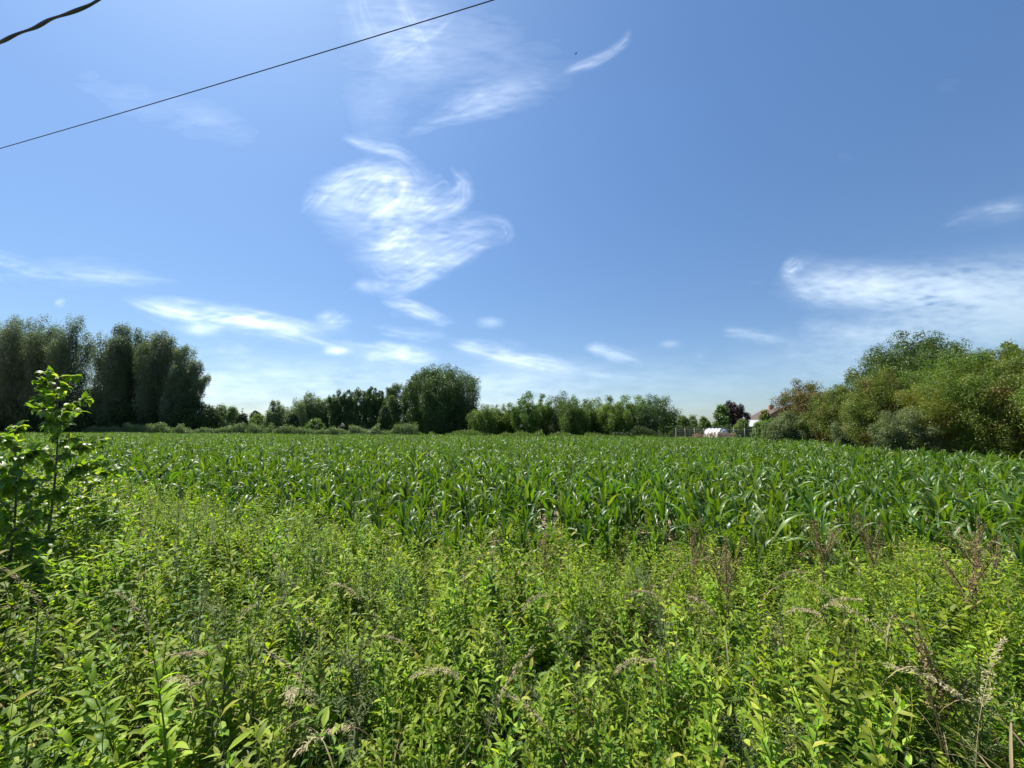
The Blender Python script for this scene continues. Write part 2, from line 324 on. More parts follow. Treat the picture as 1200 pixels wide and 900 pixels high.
    fibers([(650, 86), (690, 76), (718, 62), (735, 45), (744, 22)], 4, 1.1, 14, wob=1.2, taper=(.4, .1)); blob(590, 112, 80, 16, 0.10, 8, rot=-0.25)
    fibers([(437, 92), (467, 62), (508, 37), (540, 5)], 12, 0.8, 18); fibers([(440, -60), (465, -10), (490, 40), (515, 85)], 5, 0.7, 12)
    fibers([(405, -60), (420, 10), (440, 60)], 10, 0.6, 12)
    blob(470, 40, 70, 70, 0.09, 14); blob(440, 130, 30, 60, 0.06, 14); blob(560, 60, 110, 50, 0.06, 18)
    blob(240, 140, 70, 14, 0.10, 12, rot=0.3); blob(150, 115, 90, 12, 0.07, 14, rot=0.35)
    # long streak on the left
    fibers([(138, 346), (165, 355), (208, 366), (292, 375), (345, 390), (412, 413)], 9, 2.0, 44, wob=1.8)
    fibers([(240, 366), (292, 372), (354, 383), (428, 391)], 5, 1.2, 20, wob=1.5); fibers([(262, 372), (310, 378), (362, 396)], 6, 1.5, 12, wob=1.5)
    blob(236, 385, 24, 7, 0.45, 3); blob(270, 374, 80, 5, 0.3, 3, rot=0.13); blob(395, 411, 18, 4, 0.5, 2)
    fibers([(-40, 296), (0, 305), (50, 319), (80, 323)], 7, 1.0, 18); fibers([(70, 320), (137, 325), (200, 328)], 8, 0.7, 14)
    fibers([(-20, 322), (10, 325)], 4, 1, 6); fibers([(64, 357), (70, 354), (78, 356)], 3, 1.6, 8, wob=1); blob(80, 318, 90, 14, 0.10, 8)
    for k in range(7):
        fibers([(366 + k * 5, 380), (372 + k * 6, 368 + abs(k - 2) * 2), (385 + k * 5, 359 + abs(k - 2) * 3)], 4, 1.0, 5, wob=1)
    blob(392, 378, 20, 5, 0.25, 3)
    fibers([(412, 330), (430, 336), (455, 340)], 7, 0.9, 14); blob(434, 336, 22, 6, 0.2, 3)
    # centre low streaks
    fibers([(444, 352), (480, 360), (510, 374), (540, 380)], 7, 1.5, 26, wob=1.5); blob(480, 362, 28, 4, 0.25, 3, rot=.3)
    fibers([(432, 402), (470, 409), (505, 415)], 6, 1.3, 22); fibers([(420, 420), (471, 418), (525, 427)], 6, 1.4, 26); blob(470, 414, 60, 6, 0.12, 5)
    fibers([(520, 400), (554, 409), (608, 421), (692, 436)], 7, 1.6, 36, wob=1.5); fibers([(575, 400), (600, 402), (625, 406)], 3, 0.8, 8)
    blob(620, 425, 90, 8, 0.14, 6, rot=0.15)
    fibers([(684, 406), (700, 408), (722, 416), (760, 428)], 6, 1.9, 30, wob=1.2); blob(697, 408, 10, 2.5, 0.4, 2)
    blob(575, 378, 16, 4, 0.3, 3); fibers([(815, 417), (821, 415), (827, 418)], 4, 1.0, 8, wob=1); blob(785, 403, 12, 2.5, 0.3, 2)
    fibers([(842, 387), (870, 390), (900, 397), (930, 395)], 5, 1.2, 20, wob=1.2)
    # right hand cloud bank
    fibers([(965, 298), (935, 305), (921, 318), (935, 336), (960, 352), (990, 362)], 7, 1.3, 34, wob=2)
    for k in range(6):
        fibers([(925 + k * 6, 315 + k * 2), (960 + k * 6, 335 + k), (1010, 345 + k * 2), (1080, 345 + k * 5), (1160, 345 + k * 7), (1260, 360 + k * 8)], 14, 0.9, 12, wob=3)
    fibers([(940, 312), (1000, 322), (1065, 316), (1150, 318), (1260, 325)], 16, 0.7, 26)
    blob(1010, 336, 80, 20, 1.0, 7); blob(1110, 345, 100, 30, 1.5, 10); blob(1220, 360, 100, 48, 1.8, 13); blob(965, 328, 36, 20, 0.28, 7); blob(1280, 370, 90, 60, .5, 16)
    fibers([(940, 398), (935, 390), (955, 384), (985, 377)], 10, 1.0, 20); fibers([(1000, 374), (1050, 372), (1100, 384)], 9, 0.8, 20)
    fibers([(985, 395), (1040, 392), (1100, 398), (1200, 402)], 14, 0.9, 22); blob(1040, 400, 100, 20, 0.8, 9); blob(1150, 392, 90, 22, .7, 10); blob(930, 406, 12, 6, 0.25, 4)
    fibers([(1100, 268), (1125, 258), (1160, 247), (1220, 238)], 8, 1.0, 22); blob(1180, 246, 50, 10, 0.25, 7, rot=-.2); blob(1110, 95, 25, 10, 0.05, 8); blob(990, 185, 20, 10, .04, 8)
    for P_, a_ in [([(840, 388), (875, 391), (905, 398), (938, 396)], 1.6), ([(150, 352), (230, 362), (330, 386)], 1.0), ([(430, 384), (480, 392), (540, 398)], 1.0), ([(520, 404), (570, 410), (650, 428)], 1.2), ([(640, 428), (700, 436), (780, 446)], .9), ([(250, 408), (300, 410)], .8), ([(0, 312), (60, 322), (160, 326), (230, 330)], .7), ([(380, 398), (440, 410), (520, 414)], .9), ([(900, 420), (980, 415), (1060, 418)], .8)]:
        fibers(P_, 5, a_, 14, wob=1.5)
    # veil towards the horizon
    for k in range(26):
        cx = rng.uniform(0, 1200); cy = rng.uniform(430, 480); fibers([(cx - 90, cy - 5), (cx, cy), (cx + 110, cy + 7)], 10, 0.35, 6, sig=(2.6,))
    blob(300, 452, 260, 26, 0.24, 12); blob(620, 455, 320, 28, 0.22, 12); blob(1000, 440, 200, 32, 0.3, 12); blob(150, 420, 200, 20, 0.12, 12); blob(600, 485, 800, 14, 0.25, 10)
    # blur each layer with an FFT
    Hp, Wp = H + 80, W + 80; tot = np.zeros((H, W))
    fy = np.fft.fftfreq(Hp)[:, None]; fx = np.fft.rfftfreq(Wp)[None]
    for sig, im in layers.items():
        s = sig / st; p = np.zeros((Hp, Wp)); p[40:40 + H, 40:40 + W] = im
        tot += np.fft.irfft2(np.fft.rfft2(p) * np.exp(-2 * (np.pi * s) ** 2 * (fx ** 2 + fy ** 2)), s=(Hp, Wp))[40:40 + H, 40:40 + W]
    # soft breaking-up noise
    def noise(sx, sy):
        p = np.fft.rfft2(rng.normal(size=(Hp, Wp))) * np.exp(-2 * np.pi ** 2 * ((sx * fx) ** 2 + (sy * fy) ** 2)); n = np.fft.irfft2(p, s=(Hp, Wp))[40:40 + H, 40:40 + W]
        return n / n.std()
    nz = 0.5 * noise(14, 5) + 0.4 * noise(6, 1.5) + 0.35 * noise(3, .8)
    tot = tot * np.clip(1 + 0.36 * nz, 0.1, 2)
    dens = 1 - np.exp(-0.75 * np.clip(tot, 0, None))
    yy, xx = np.mgrid[0:H, 0:W]; X = x0 + xx * st; Y = y0 + yy * st
    edge = np.clip(np.minimum(np.minimum(X - x0, x1 - X), Y - y0) / 90, 0, 1)
    dens = np.clip((dens * edge - 0.004), 0, 0.93)
    a = (X - 600) / F; b = (450 - Y) / F
    d = np.stack([a, math.cos(PITCH) - b * math.sin(PITCH), math.sin(PITCH) + b * math.cos(PITCH)], -1); d = unit(d) * 9000
    d[..., 2] += CAM_H
    idx = np.arange(H * W).reshape(H, W)
    q = np.stack([idx[1:, :-1], idx[1:, 1:], idx[:-1, 1:], idx[:-1, :-1]], -1).reshape(-1, 4)
    keep = (dens.ravel()[q].max(1) > 0.006); q = q[keep]
    used = np.unique(q); rm = np.full(H * W, -1); rm[used] = np.arange(len(used))
    mb = MB(); mb.add(d.reshape(-1, 3)[used], rm[q], dens.ravel()[used])
    m, N, L = newmat('cirrus')
    va = N.new('ShaderNodeAttribute'); va.attribute_name = 'var'
    t = N.new('ShaderNodeBsdfTransparent'); tl = N.new('ShaderNodeBsdfTranslucent'); tl.inputs[0].default_value = (0.95, 0.97, 1, 1)
    df = N.new('ShaderNodeBsdfDiffuse'); df.inputs[0].default_value = (0.95, 0.97, 1, 1)
    ad = N.new('ShaderNodeAddShader'); L.new(tl.outputs[0], ad.inputs[0]); L.new(df.outputs[0], ad.inputs[1])
    ms = N.new('ShaderNodeMixShader'); L.new(va.outputs['Fac'], ms.inputs[0]); L.new(t.outputs[0], ms.inputs[1]); L.new(ad.outputs[0], ms.inputs[2])
    o = N.new('ShaderNodeOutputMaterial'); L.new(ms.outputs[0], o.inputs[0])
    tag(mb.build('clouds', m), 'thin white cirrus clouds curling and streaking across the blue sky', kind='structure')
build_clouds()

# ------------------------------------------------------------------ ground
def far_edge(x):            # depth of the far edge of the maize at world x
    return 75 - 0.37 * (x + 78)
def hedge_x(y):             # right hand edge of the field
    return np.interp(y, [0, 17.5, 29.5, 48], [17.5, 17.8, 21.8, 28])
def weed_edge(x):           # depth where the roadside weeds give way to the crop
    return 4.5 + np.where(x < -0.5, 0.42 * np.minimum(-x - 0.5, 6.5), 0) - 0.08 * np.clip(x, 0, 5)

mb = MB()
S = 9000; g = np.linspace(-1, 1, 61); g = np.sign(g) * np.abs(g) ** 3 * S
X, Y = np.meshgrid(g, g); idx = np.arange(61 * 61).reshape(61, 61)
mb.add(np.stack([X, Y, np.zeros_like(X)], -1), np.stack([idx[:-1, :-1], idx[:-1, 1:], idx[1:, 1:], idx[1:, :-1]], -1))
tag(mb.build('ground', M['meadow']), 'green rough grassland around and beyond the maize field', kind='structure')
mb = MB()
xs = np.linspace(-115, 25, 141); rows = []
for x in xs:
    y_lo = float(weed_edge(np.array(x))) - 0.7 + 0.25 * math.sin(x * 2.3) if x < 17.5 else np.interp(x, [17.5, 17.8, 21.8, 28], [4.5, 17.5, 29.5, 48]); y_hi = max(far_edge(x), y_lo + .01)
    rows.append([(x, y_lo + (y_hi - y_lo) * t, 0.004) for t in np.linspace(0, 1, 30)])
idx = np.arange(141 * 30).reshape(141, 30)
mb.add(rows, np.stack([idx[:-1, :-1], idx[1:, :-1], idx[1:, 1:], idx[:-1, 1:]], -1))
tag(mb.build('field_soil', M['soil']), 'dry pale brown soil under the maize rows', kind='structure')

# ------------------------------------------------------------------ plants: prototypes
def maize_parts(seed, h=1.0):
    rng = np.random.default_rng(seed); n = rng.integers(9, 12)
    st = MB(); lean = rng.normal(0, 0.03, 2)
    hs = 0.58 * h; zz = np.linspace(0, hs, 8)
    path = np.stack([lean[0] * zz ** 2, lean[1] * zz ** 2, zz], -1)
    tube(st, path, np.linspace(0.014, 0.008, 8) * (1 + 0.12 * np.cos(zz * 60)), 6, 0.5)
    lv = MB(); k = np.arange(n); t = k / (n - 1)
    z = (0.05 + 0.53 * t) * h; b = np.stack([lean[0] * z ** 2, lean[1] * z ** 2, z], -1)
    az = rng.uniform(0, 6.28) + np.pi * (k % 2) + rng.normal(0, 0.35, n)
    e0 = R(62) + R(22) * t + rng.normal(0, 0.10, n)
    bend = (2.1 - 1.1 * t + rng.normal(0, 0.45, n)).clip(0.3, 3.2)
    L = (0.30 + 0.32 * np.sin(np.pi * (0.15 + 0.68 * t))) * rng.uniform(0.8, 1.2, n) * h
    W = (0.038 + 0.030 * np.sin(np.pi * (0.1 + 0.75 * t))) * rng.uniform(0.85, 1.15, n)
    strips(lv, b, az, e0, bend, L, W, 8, maizeprof, 0.35, 2.3, rng.normal(0, 0.5, n), rng.normal(0, 0.8, n), rng.random(n), wave=0.25)
    return st, lv

def herb(seed, kind, h):
    """one leafy weed in one mesh; material slots: 0 leaf, 1 stem"""
    rng = np.random.default_rng(seed); mb = MB()
    def shoot(base, az0, lean, hh, n, Ls, Ws, prof, e_lo, e_hi, bendv, r0, nseg=3, gap=0.0, fold=0.3, whorl=2):
        zz = np.linspace(0, 1, 7); hx = lean * hh * zz ** 1.6
        path = base + np.stack([np.cos(az0) * hx, np.sin(az0) * hx, hh * zz * math.sqrt(max(0.2, 1 - lean * lean * .5))], -1)
        tube(mb, path, np.linspace(r0, r0 * 0.4, 7), 4, 0.5, 1)
        k = np.repeat(np.arange(n), whorl); t = gap + (1 - gap) * (k + 0.5) / n
        b = np.stack([np.interp(t, zz, path[:, i]) for i in range(3)], -1)
        a = k * 1.57 + np.tile(np.arange(whorl) * 2 * np.pi / whorl, n) + rng.normal(0, 0.3, len(k)) + az0
        size = np.sin(np.pi * np.clip(0.18 + 0.66 * t, 0, 1)) * rng.uniform(0.7, 1.2, len(k))
        size = np.where(t > 0.9, size * 0.8, size)
        strips(mb, b, a, e_lo + (e_hi - e_lo) * t ** 2 + rng.normal(0, 0.15, len(k)), bendv + rng.normal(0, 0.25, len(k)), Ls * size, Ws * size, nseg, prof, fold, 1.3, rng.normal(0, 0.2, len(k)), rng.normal(0, 0.4, len(k)), rng.random(len(k)))
        return path
    if kind == 'willowherb':
        p = shoot(np.zeros(3), rng.uniform(0, 6.28), rng.uniform(0, 0.25), h, int(h * 25), 0.10, 0.027, lanc, 0.55, 1.2, 0.75, 0.004)
        for j in range(rng.integers(2, 6)):
            i = rng.integers(2, 6); shoot(p[i], rng.uniform(0, 6.28), rng.uniform(.5, .9), h * 0.32, 7, 0.08, 0.026, lanc, 0.3, 1.1, 0.6, 0.002)
    elif kind == 'nettle':
        shoot(np.zeros(3), rng.uniform(0, 6.28), rng.uniform(0, 0.2), h, int(h * 15), 0.07, 0.034, ovate, 0.1, 0.7, 0.8, 0.004, 4)
    elif kind == 'broad':
        shoot(np.zeros(3), rng.uniform(0, 6.28), rng.uniform(0, 0.3), h, int(h * 22), 0.105, 0.032, lanc, 0.5, 1.1, 0.9, 0.005, 4, whorl=3)
    elif kind == 'mugwort':
        p = shoot(np.zeros(3), rng.uniform(0, 6.28), rng.uniform(0, 0.2), h, int(h * 26), 0.05, 0.010, lanc, 0.4, 1.2, 0.5, 0.004, 2, whorl=3)
        for j in range(9):
            i = rng.integers(1, 6); shoot(p[i], rng.uniform(0, 6.28), rng.uniform(.4, .8), h * rng.uniform(.2, .34), 12, 0.035, 0.008, lanc, 0.4, 1.2, 0.4, 0.0018, 2, whorl=3)
    elif kind == 'creeper':
        for j in range(5): shoot(np.zeros(3), rng.uniform(0, 6.28), rng.uniform(.5, 1.2), h * rng.uniform(.5, 1), 10, 0.06, 0.03, ovate, 0.1, 0.8, 0.6, 0.002)
    elif kind == 'grass':
        n = 46; az = rng.uniform(0, 6.28, n)
        strips(mb, np.stack([np.cos(az), np.sin(az), az * 0], -1) * rng.uniform(0, 0.05, n)[:, None], az, rng.uniform(1.0, 1.5, n), rng.uniform(0.3, 2.0, n), h * rng.uniform(0.5, 1.1, n), 0.006, 6, blade, 0.3, 1.8, rng.normal(0, .4, n), rng.normal(0, 1, n), rng.random(n))
    elif kind == 'litter':
        n = 40; az = rng.uniform(0, 6.28, n); b = rng.normal(0, 0.09, (n, 3)); b[:, 2] = rng.uniform(0, h, n)
        strips(mb, b, az, rng.uniform(-0.5, 0.8, n), rng.uniform(-0.5, 1.2, n), rng.uniform(0.08, 0.3, n), rng.uniform(0.003, 0.016, n), 4, blade, 0.3, 1.2, rng.normal(0, .8, n), rng.normal(0, 2, n), rng.random(n))
    return mb

def seed_stalk(seed, h, lean=0.5, thick=1.0):
    """arching grass stalk: stalk mesh and drooping seed head mesh"""
    rng = np.random.default_rng(seed); az = rng.uniform(0, 6.28)
    s = np.linspace(0, 1, 14); ang = R(88) - lean * s ** 2.5 * 2.2
    d = np.stack([np.cos(ang) * np.cos(az), np.cos(ang) * np.sin(az), np.sin(ang)], -1)
    P = np.vstack([np.zeros(3), np.cumsum(d * h / 14, 0)])
    a = MB(); tube(a, P, np.linspace(0.0022, 0.0008, 15) * thick, 4, 0.5)
    strips(a, P[[2, 4, 6]], rng.uniform(0, 6.28, 3), 1.1, 1.4, 0.28, 0.007, 5, blade, 0.3, 1.5, 0, 0.5, rng.random(3))
    b = MB(); n = 120; t = rng.uniform(0.74, 1.0, n); ss = np.linspace(0, 1, 15)
    B = np.stack([np.interp(t, ss, P[:, i]) for i in range(3)], -1)
    ar = rng.uniform(0, 6.28, n); off = 0.010 * thick * np.sin(np.pi * (t - 0.74) / 0.26 * 0.85 + 0.4)
    B = B + np.stack([np.cos(ar), np.sin(ar), np.zeros(n)], -1) * off[:, None] + rng.normal(0, 0.003, (n, 3))
    strips(b, B, az + rng.normal(0, 0.7, n), rng.uniform(-0.9, 0.5, n) * lean * 1.5 + (1 - lean) * 0.8, 0.3, rng.uniform(0.010, 0.02, n) * thick, 0.004 * thick, 2, lanc, 0.4, 1, 0, 0, rng.random(n))
    return a, b

def scatter(name, protos, pts, rz, tilt, sc, idx, label, parent=None):
    """one stuff object: prototypes placed on points by geometry nodes"""
    col = bpy.data.collections.new(name + '_kinds')
    for p in protos: col.objects.link(p)
    me = bpy.data.meshes.new(name); me.vertices.add(len(pts)); me.vertices.foreach_set('co', np.asarray(pts, np.float32).ravel())
    a = me.attributes.new('rot', 'FLOAT_VECTOR', 'POINT'); a.data.foreach_set('vector', np.stack([tilt[:, 0], tilt[:, 1], rz], -1).astype(np.float32).ravel())
    a = me.attributes.new('sc', 'FLOAT', 'POINT'); a.data.foreach_set('value', sc.astype(np.float32))
    a = me.attributes.new('pick', 'INT', 'POINT'); a.data.foreach_set('value', idx.astype(np.int32))
    o = bpy.data.objects.new(name, me); C.objects.link(o)
    ng = bpy.data.node_groups.new(name + '_scatter', 'GeometryNodeTree')
    ng.interface.new_socket('Geometry', in_out='INPUT', socket_type='NodeSocketGeometry'); ng.interface.new_socket('Geometry', in_out='OUTPUT', socket_type='NodeSocketGeometry')
    N = ng.nodes; L = ng.links; gi = N.new('NodeGroupInput'); go = N.new('NodeGroupOutput')
    ci = N.new('GeometryNodeCollectionInfo'); ci.inputs['Collection'].default_value = col; ci.inputs['Separate Children'].default_value = True; ci.inputs['Reset Children'].default_value = True
    ip = N.new('GeometryNodeInstanceOnPoints'); ip.inputs['Pick Instance'].default_value = True
    def na(n, t):
        x = N.new('GeometryNodeInputNamedAttribute'); x.data_type = t; x.inputs['Name'].default_value = n; return next(s for s in x.outputs if s.name == 'Attribute' and s.enabled)
    L.new(gi.outputs[0], ip.inputs['Points']); L.new(ci.outputs[0], ip.inputs['Instance']); L.new(na('pick', 'INT'), ip.inputs['Instance Index'])
    e2r = N.new('FunctionNodeEulerToRotation'); L.new(na('rot', 'FLOAT_VECTOR'), e2r.inputs[0]); L.new(e2r.outputs[0], ip.inputs['Rotation'])
    L.new(na('sc', 'FLOAT'), ip.inputs['Scale']); L.new(ip.outputs[0], go.inputs[0])
    md = o.modifiers.new('scatter', 'NODES'); md.node_group = ng
    tag(o, label, kind='stuff'); return o

def in_view(x, y, m=0.06, z=1.0):
    """inside the photo's view wedge with a margin of some metres"""
    return (np.abs(x) < (1.25 + m) * (y * 1.0) + 1.6)

# ------------------------------------------------------------------ maize
rng = np.random.default_rng(3)
NV = 9
mparts = [maize_parts(100 + i) for i in range(NV)]
pts = []
ang = R(9)                                         # rows run nearly away from the camera
for u in np.arange(-120, 60, 0.56):
    v = np.arange(0, 130, 0.14); v = v + rng.normal(0, 0.05, len(v)); uu = u + rng.normal(0, 0.15, len(v))
    x = uu * math.cos(ang) + v * math.sin(ang) ; y = -uu * math.sin(ang) + v * math.cos(ang)
    pts.append(np.stack([x, y], -1))
P = np.concatenate(pts); x, y = P.T
ok = (y > weed_edge(x) + 0.3 + 0.25 * np.sin(x * 1.9) + rng.normal(0, 0.15, len(x))) & (y < far_edge(x) - 0.3) & (x < hedge_x(y) - 1.0) & in_view(x, y)
ok &= rng.random(len(x)) > np.where(y < weed_edge(x) + 1.2, 0.3, 0.03)
P = P[ok]; x, y = P.T
near_sc = np.clip(0.80 + 0.25 * np.clip((y - weed_edge(x)) / 3, 0, 1), 0, 1.05)
big = 1 + 0.07 * np.sin(x * .35 + 1) * np.sin(y * .27) + 0.04 * np.sin(x * 1.3 + y * .9)
sc = near_sc * big * rng.normal(1.0, 0.11, len(x)) * 0.84
rz = rng.uniform(0, 6.28, len(x)); tilt = rng.normal(0, 0.05, (len(x), 2)); pick = rng.integers(0, NV, len(x))
vis = np.abs(x) < 1.25 * y * 1.0
order = np.argsort(np.where(vis, np.hypot(x, y), 1e6)); near = order[:300]
stalk_me = [a.mesh('stalk', M['maize_stalk']) for a, b in mparts]; leaf_me = [b.mesh('leaves', M['maize']) for a, b in mparts]
for i in near:
    o = empty('maize_plant', (x[i], y[i], 0.0), rz[i]); o.rotation_euler = (tilt[i, 0], tilt[i, 1], rz[i]); o.scale = (sc[i],) * 3
    tag(o, 'green maize plant with arching leaves in the front of the crop just behind the weeds', 'maize plant', 'maize plants at the front of the field')
    for nm, me in (('stalk', stalk_me[pick[i]]), ('leaves', leaf_me[pick[i]])):
        c = bpy.data.objects.new(nm, me); C.objects.link(c); c.parent = o
rest = np.setdiff1d(np.arange(len(x)), near)
protos = []
for i, (a, b) in enumerate(mparts):
    mb = MB(); v, q, va, la, mi = b.arrays(); mb.add(v, q, va, la, 0); v, q, va, la, mi = a.arrays(); mb.add(v, q, va, la, 1)
    protos.append(mb.build('maize_kind', [M['maize'], M['maize_stalk']], link=False))
scatter('maize_crop', protos, np.stack([x[rest], y[rest], np.zeros(len(rest))], -1), rz[rest], tilt[rest], sc[rest], pick[rest], 'dense green maize crop filling the field back to the far trees')
print('maize', len(x))

# ------------------------------------------------------------------ roadside weeds
def lumpy(x, y, s=1.0, o=0.0):
    return 0.5 + 0.5 * (np.sin(x * 1.7 * s + 1.3 + o) * np.cos(y * 2.1 * s + o * 2) * 0.6 + 0.4 * np.sin(x * 4.1 * s - y * 3.3 * s + o))
def weedpoints(n, ymin, seed, extra=0.0):
    r = np.random.default_rng(seed); out = []
    x = r.uniform(-15, 10, n * 6); y = r.uniform(ymin, 9.5, n * 6)
    ok = (y < weed_edge(x) + extra + r.normal(0, 0.35, len(x))) & in_view(x, y) & (x < hedge_x(y) - 0.5)
    ok &= np.hypot((x - 1.75) / 0.36, (y - 1.75) / 0.5) > 1
    return x[ok][:n], y[ok][:n], r
def place_weeds(name, kinds, mats, n, ymin, seed, scale, label, extra=0.0, keep=None, hfun=None):
    protos = []
    for i, (k, h) in enumerate(kinds): protos.append(herb(seed * 50 + i, k, h).build(name + '_kind', mats, link=False))
    x, y, r = weedpoints(n, ymin, seed, extra)
    if keep is not None:
        m = r.random(len(x)) < keep(x, y); x, y = x[m], y[m]
    s = r.uniform(*scale, len(x))
    if hfun is not None: s = s * hfun(x, y)
    scatter(name, protos, np.stack([x, y, np.zeros(len(x))], -1), r.uniform(0, 6.28, len(x)), r.normal(0, 0.12, (len(x), 2)), s, r.integers(0, len(protos), len(x)), label)
    print(name, len(x))
def hf(x, y):      # taller on the left, lower towards the crop
    return (0.78 + 0.22 * lumpy(x, y)) * (1 + 0.10 * np.clip(-x - 1, 0, 3)) * np.where(y > weed_edge(x) - 0.9, 0.78, 1.03) * (0.8 + 0.3 * lumpy(x, y, 2.3, 3))
place_weeds('leafy_weeds', [('willowherb', 0.8), ('willowherb', 0.95), ('willowherb', 0.7), ('broad', 0.85), ('willowherb', 0.88), ('broad', 0.7), ('nettle', .8), ('broad', .9)], [M['herb'], M['stem']], 4600, 0.95, 1, (0.62, 1.05), 'dense bright green leafy weeds filling the roadside verge', keep=lambda x, y: 0.3 + 0.7 * (lumpy(x, y, 1.6, 2) > 0.42), hfun=hf, extra=0.5)
place_weeds('nettle_patch', [('nettle', 0.8), ('nettle', 0.95), ('nettle', 0.7)], [M['nettle'], M['stem']], 700, 0.95, 2, (0.6, 1.05), 'darker broad leaved nettles among the verge weeds', keep=lambda x, y: np.clip(0.25 + 0.5 * (x < -0.8) + 0.3 * (lumpy(x, y, 1, 4) > .6), 0, 1), hfun=hf)
place_weeds('feathery_weeds', [('mugwort', 0.9), ('mugwort', 0.75), ('mugwort', 1.0)], [M['mugwort'], M['stem']], 480, 0.95, 3, (0.65, 1.1), 'grey green feathery weeds mixed through the verge', keep=lambda x, y: 0.3 + 0.7 * (lumpy(x, y, .7, 1) > .5), hfun=hf)
place_weeds('long_grass', [('grass', 0.9), ('grass', 0.7), ('grass', 0.8)], [M['grass'], M['stem']], 450, 0.95, 4, (0.6, 1.1), 'long green and straw coloured grass in the verge', extra=0.5, hfun=hf)
place_weeds('low_weeds', [('creeper', 0.35), ('creeper', 0.45), ('willowherb', 0.35)], [M['herb'], M['stem']], 3000, 0.9, 5, (0.5, 1.15), 'low leafy ground cover between verge weeds and first maize', extra=2.2)
place_weeds('dry_litter', [('litter', 0.12), ('litter', 0.3)], [M['straw'], M['straw']], 350, 0.9, 6, (0.7, 1.3), 'dead straw and dry stems lying under the weeds', extra=2.2)

# single weeds that stand out
def single(name, label, cat, kind, x, y, h, seed, mats, group=None, tlt=(0, 0), scale=1.0, pname='leaves'):
    mb = herb(seed, kind, h); v, q, va, la, mi = mb.arrays()
    root = empty(name, (x, y, 0)); root.rotation_euler = (tlt[0], tlt[1], 0); root.scale = (scale,) * 3; tag(root, label, cat, group)
    for nm, k in (('stem', 1), (pname, 0)):
        qq = q[mi == k]; u = np.unique(qq); rm = np.full(len(v), -1); rm[u] = np.arange(len(u))
        p = MB(); p.add(v[u], rm[qq], va[u], la[u]); p.build(nm, mats[k], root)
    return root
single('willowherb_plant', 'tall pale green lance leaved weed rising above its neighbours near the bottom right', 'weed', 'broad', 1.33, 1.95, 1.02, 901, [M['herb'], M['stem']])
single('willowherb_plant', 'lance leaved weed with long leaves at the lower edge right of centre', 'weed', 'broad', 0.95, 1.62, 0.9, 902, [M['herb'], M['stem']])
single('mugwort_plant', 'feathery weed with a dark upright stem standing left of centre in the verge', 'weed', 'mugwort', -1.30, 2.0, 1.08, 903, [M['mugwort'], M['stem_red']])
single('mugwort_plant', 'grey green feathery weed low in front, just left of the middle', 'weed', 'mugwort', -0.62, 1.75, 0.8, 904, [M['mugwort'], M['stem']])
single('nettle_plant', 'dark broad leaved nettle rising in the shaded left part of the verge', 'weed', 'nettle', -2.0, 2.5, 1.05, 905, [M['nettle'], M['stem']])
single('nettle_plant', 'broad leaved nettle beside the dark gap at the right', 'weed', 'nettle', 2.15, 2.3, 1.0, 906, [M['nettle'], M['stem']])

def dock(x, y, h, seed, label):
    rng = np.random.default_rng(seed); root = empty('dock_plant', (x, y, 0)); tag(root, label, 'dock')
    st = MB(); sd = MB(); shoots = [(np.zeros(3), rng.uniform(0, 6.28), 0.08, h)]
    for k in range(7): shoots.append((np.array([0, 0, h * rng.uniform(0.45, 0.75)]), rng.uniform(0, 6.28), 0.55, h * rng.uniform(0.2, 0.35)))
    for b, az, lean, hh in shoots:
        zz = np.linspace(0, 1, 8); path = b + np.stack([np.cos(az) * lean * hh * zz, np.sin(az) * lean * hh * zz, hh * zz], -1)
        tube(st, path, np.linspace(0.005, 0.0015, 8), 5)
        n = int(420 * hh / h) if hh < h else 380; t = rng.uniform(0.45 if hh == h else 0.1, 1, n); c = np.stack([np.interp(t, zz, path[:, i]) for i in range(3)], -1) + rng.normal(0, 0.012, (n, 3))
        cards(sd, c, rng.normal(size=(n, 3)), rng.uniform(0.006, 0.014, n), 0.8, rng=rng)
    st.build('stem', M['stem_red'], root); sd.build('seed_heads', M['dock'], root)
dock(4.05, 3.75, 1.0, 21, 'brown dock in seed standing against the maize at the far right')
dock(3.6, 3.2, 0.95, 22, 'brown seeding dock nearest the crop at the right edge of the verge')
dock(1.5, 3.0, 1.0, 23, 'tall brown dock spike nearest the viewer of the group right of centre')
dock(2.05, 2.1, 0.82, 24, 'dry brown dock stems leaning over the dark gap at the right')

for i, (px, d, h, lab) in enumerate([(805, 3.9, .85, 'thin brown dock standing against the front maize, right of centre'), (830, 3.5, .8, 'thin brown dock with sparse seed just right of its slimmer neighbour'), (955, 3.6, .95, 'purplish brown dock in seed midway between centre spikes and far right pair'),
        (1010, 4.0, .9, 'faded brown dock close to the maize, left of the far right pair'), (640, 4.2, .7, 'short brown dock in the gap at the centre of the weed edge'), (1110, 3.0, .95, 'bushy brown dock in front of the far right pair')]):
    dock(at(px, 501, d)[0], d, h, 400 + i, lab)
GS = [(0, 1.05, .55, 1.0), (1, 0.95, .7, 1.2), (2, 1.1, .35, 1.0), (3, 0.9, .8, 1.3)]
gm = []
for s_, h, ln, th in GS:
    a, b = seed_stalk(300 + s_, h, ln, th); gm.append((a.mesh('stalk', M['straw']), b.mesh('seed_head', M['seed'])))
r = np.random.default_rng(77)
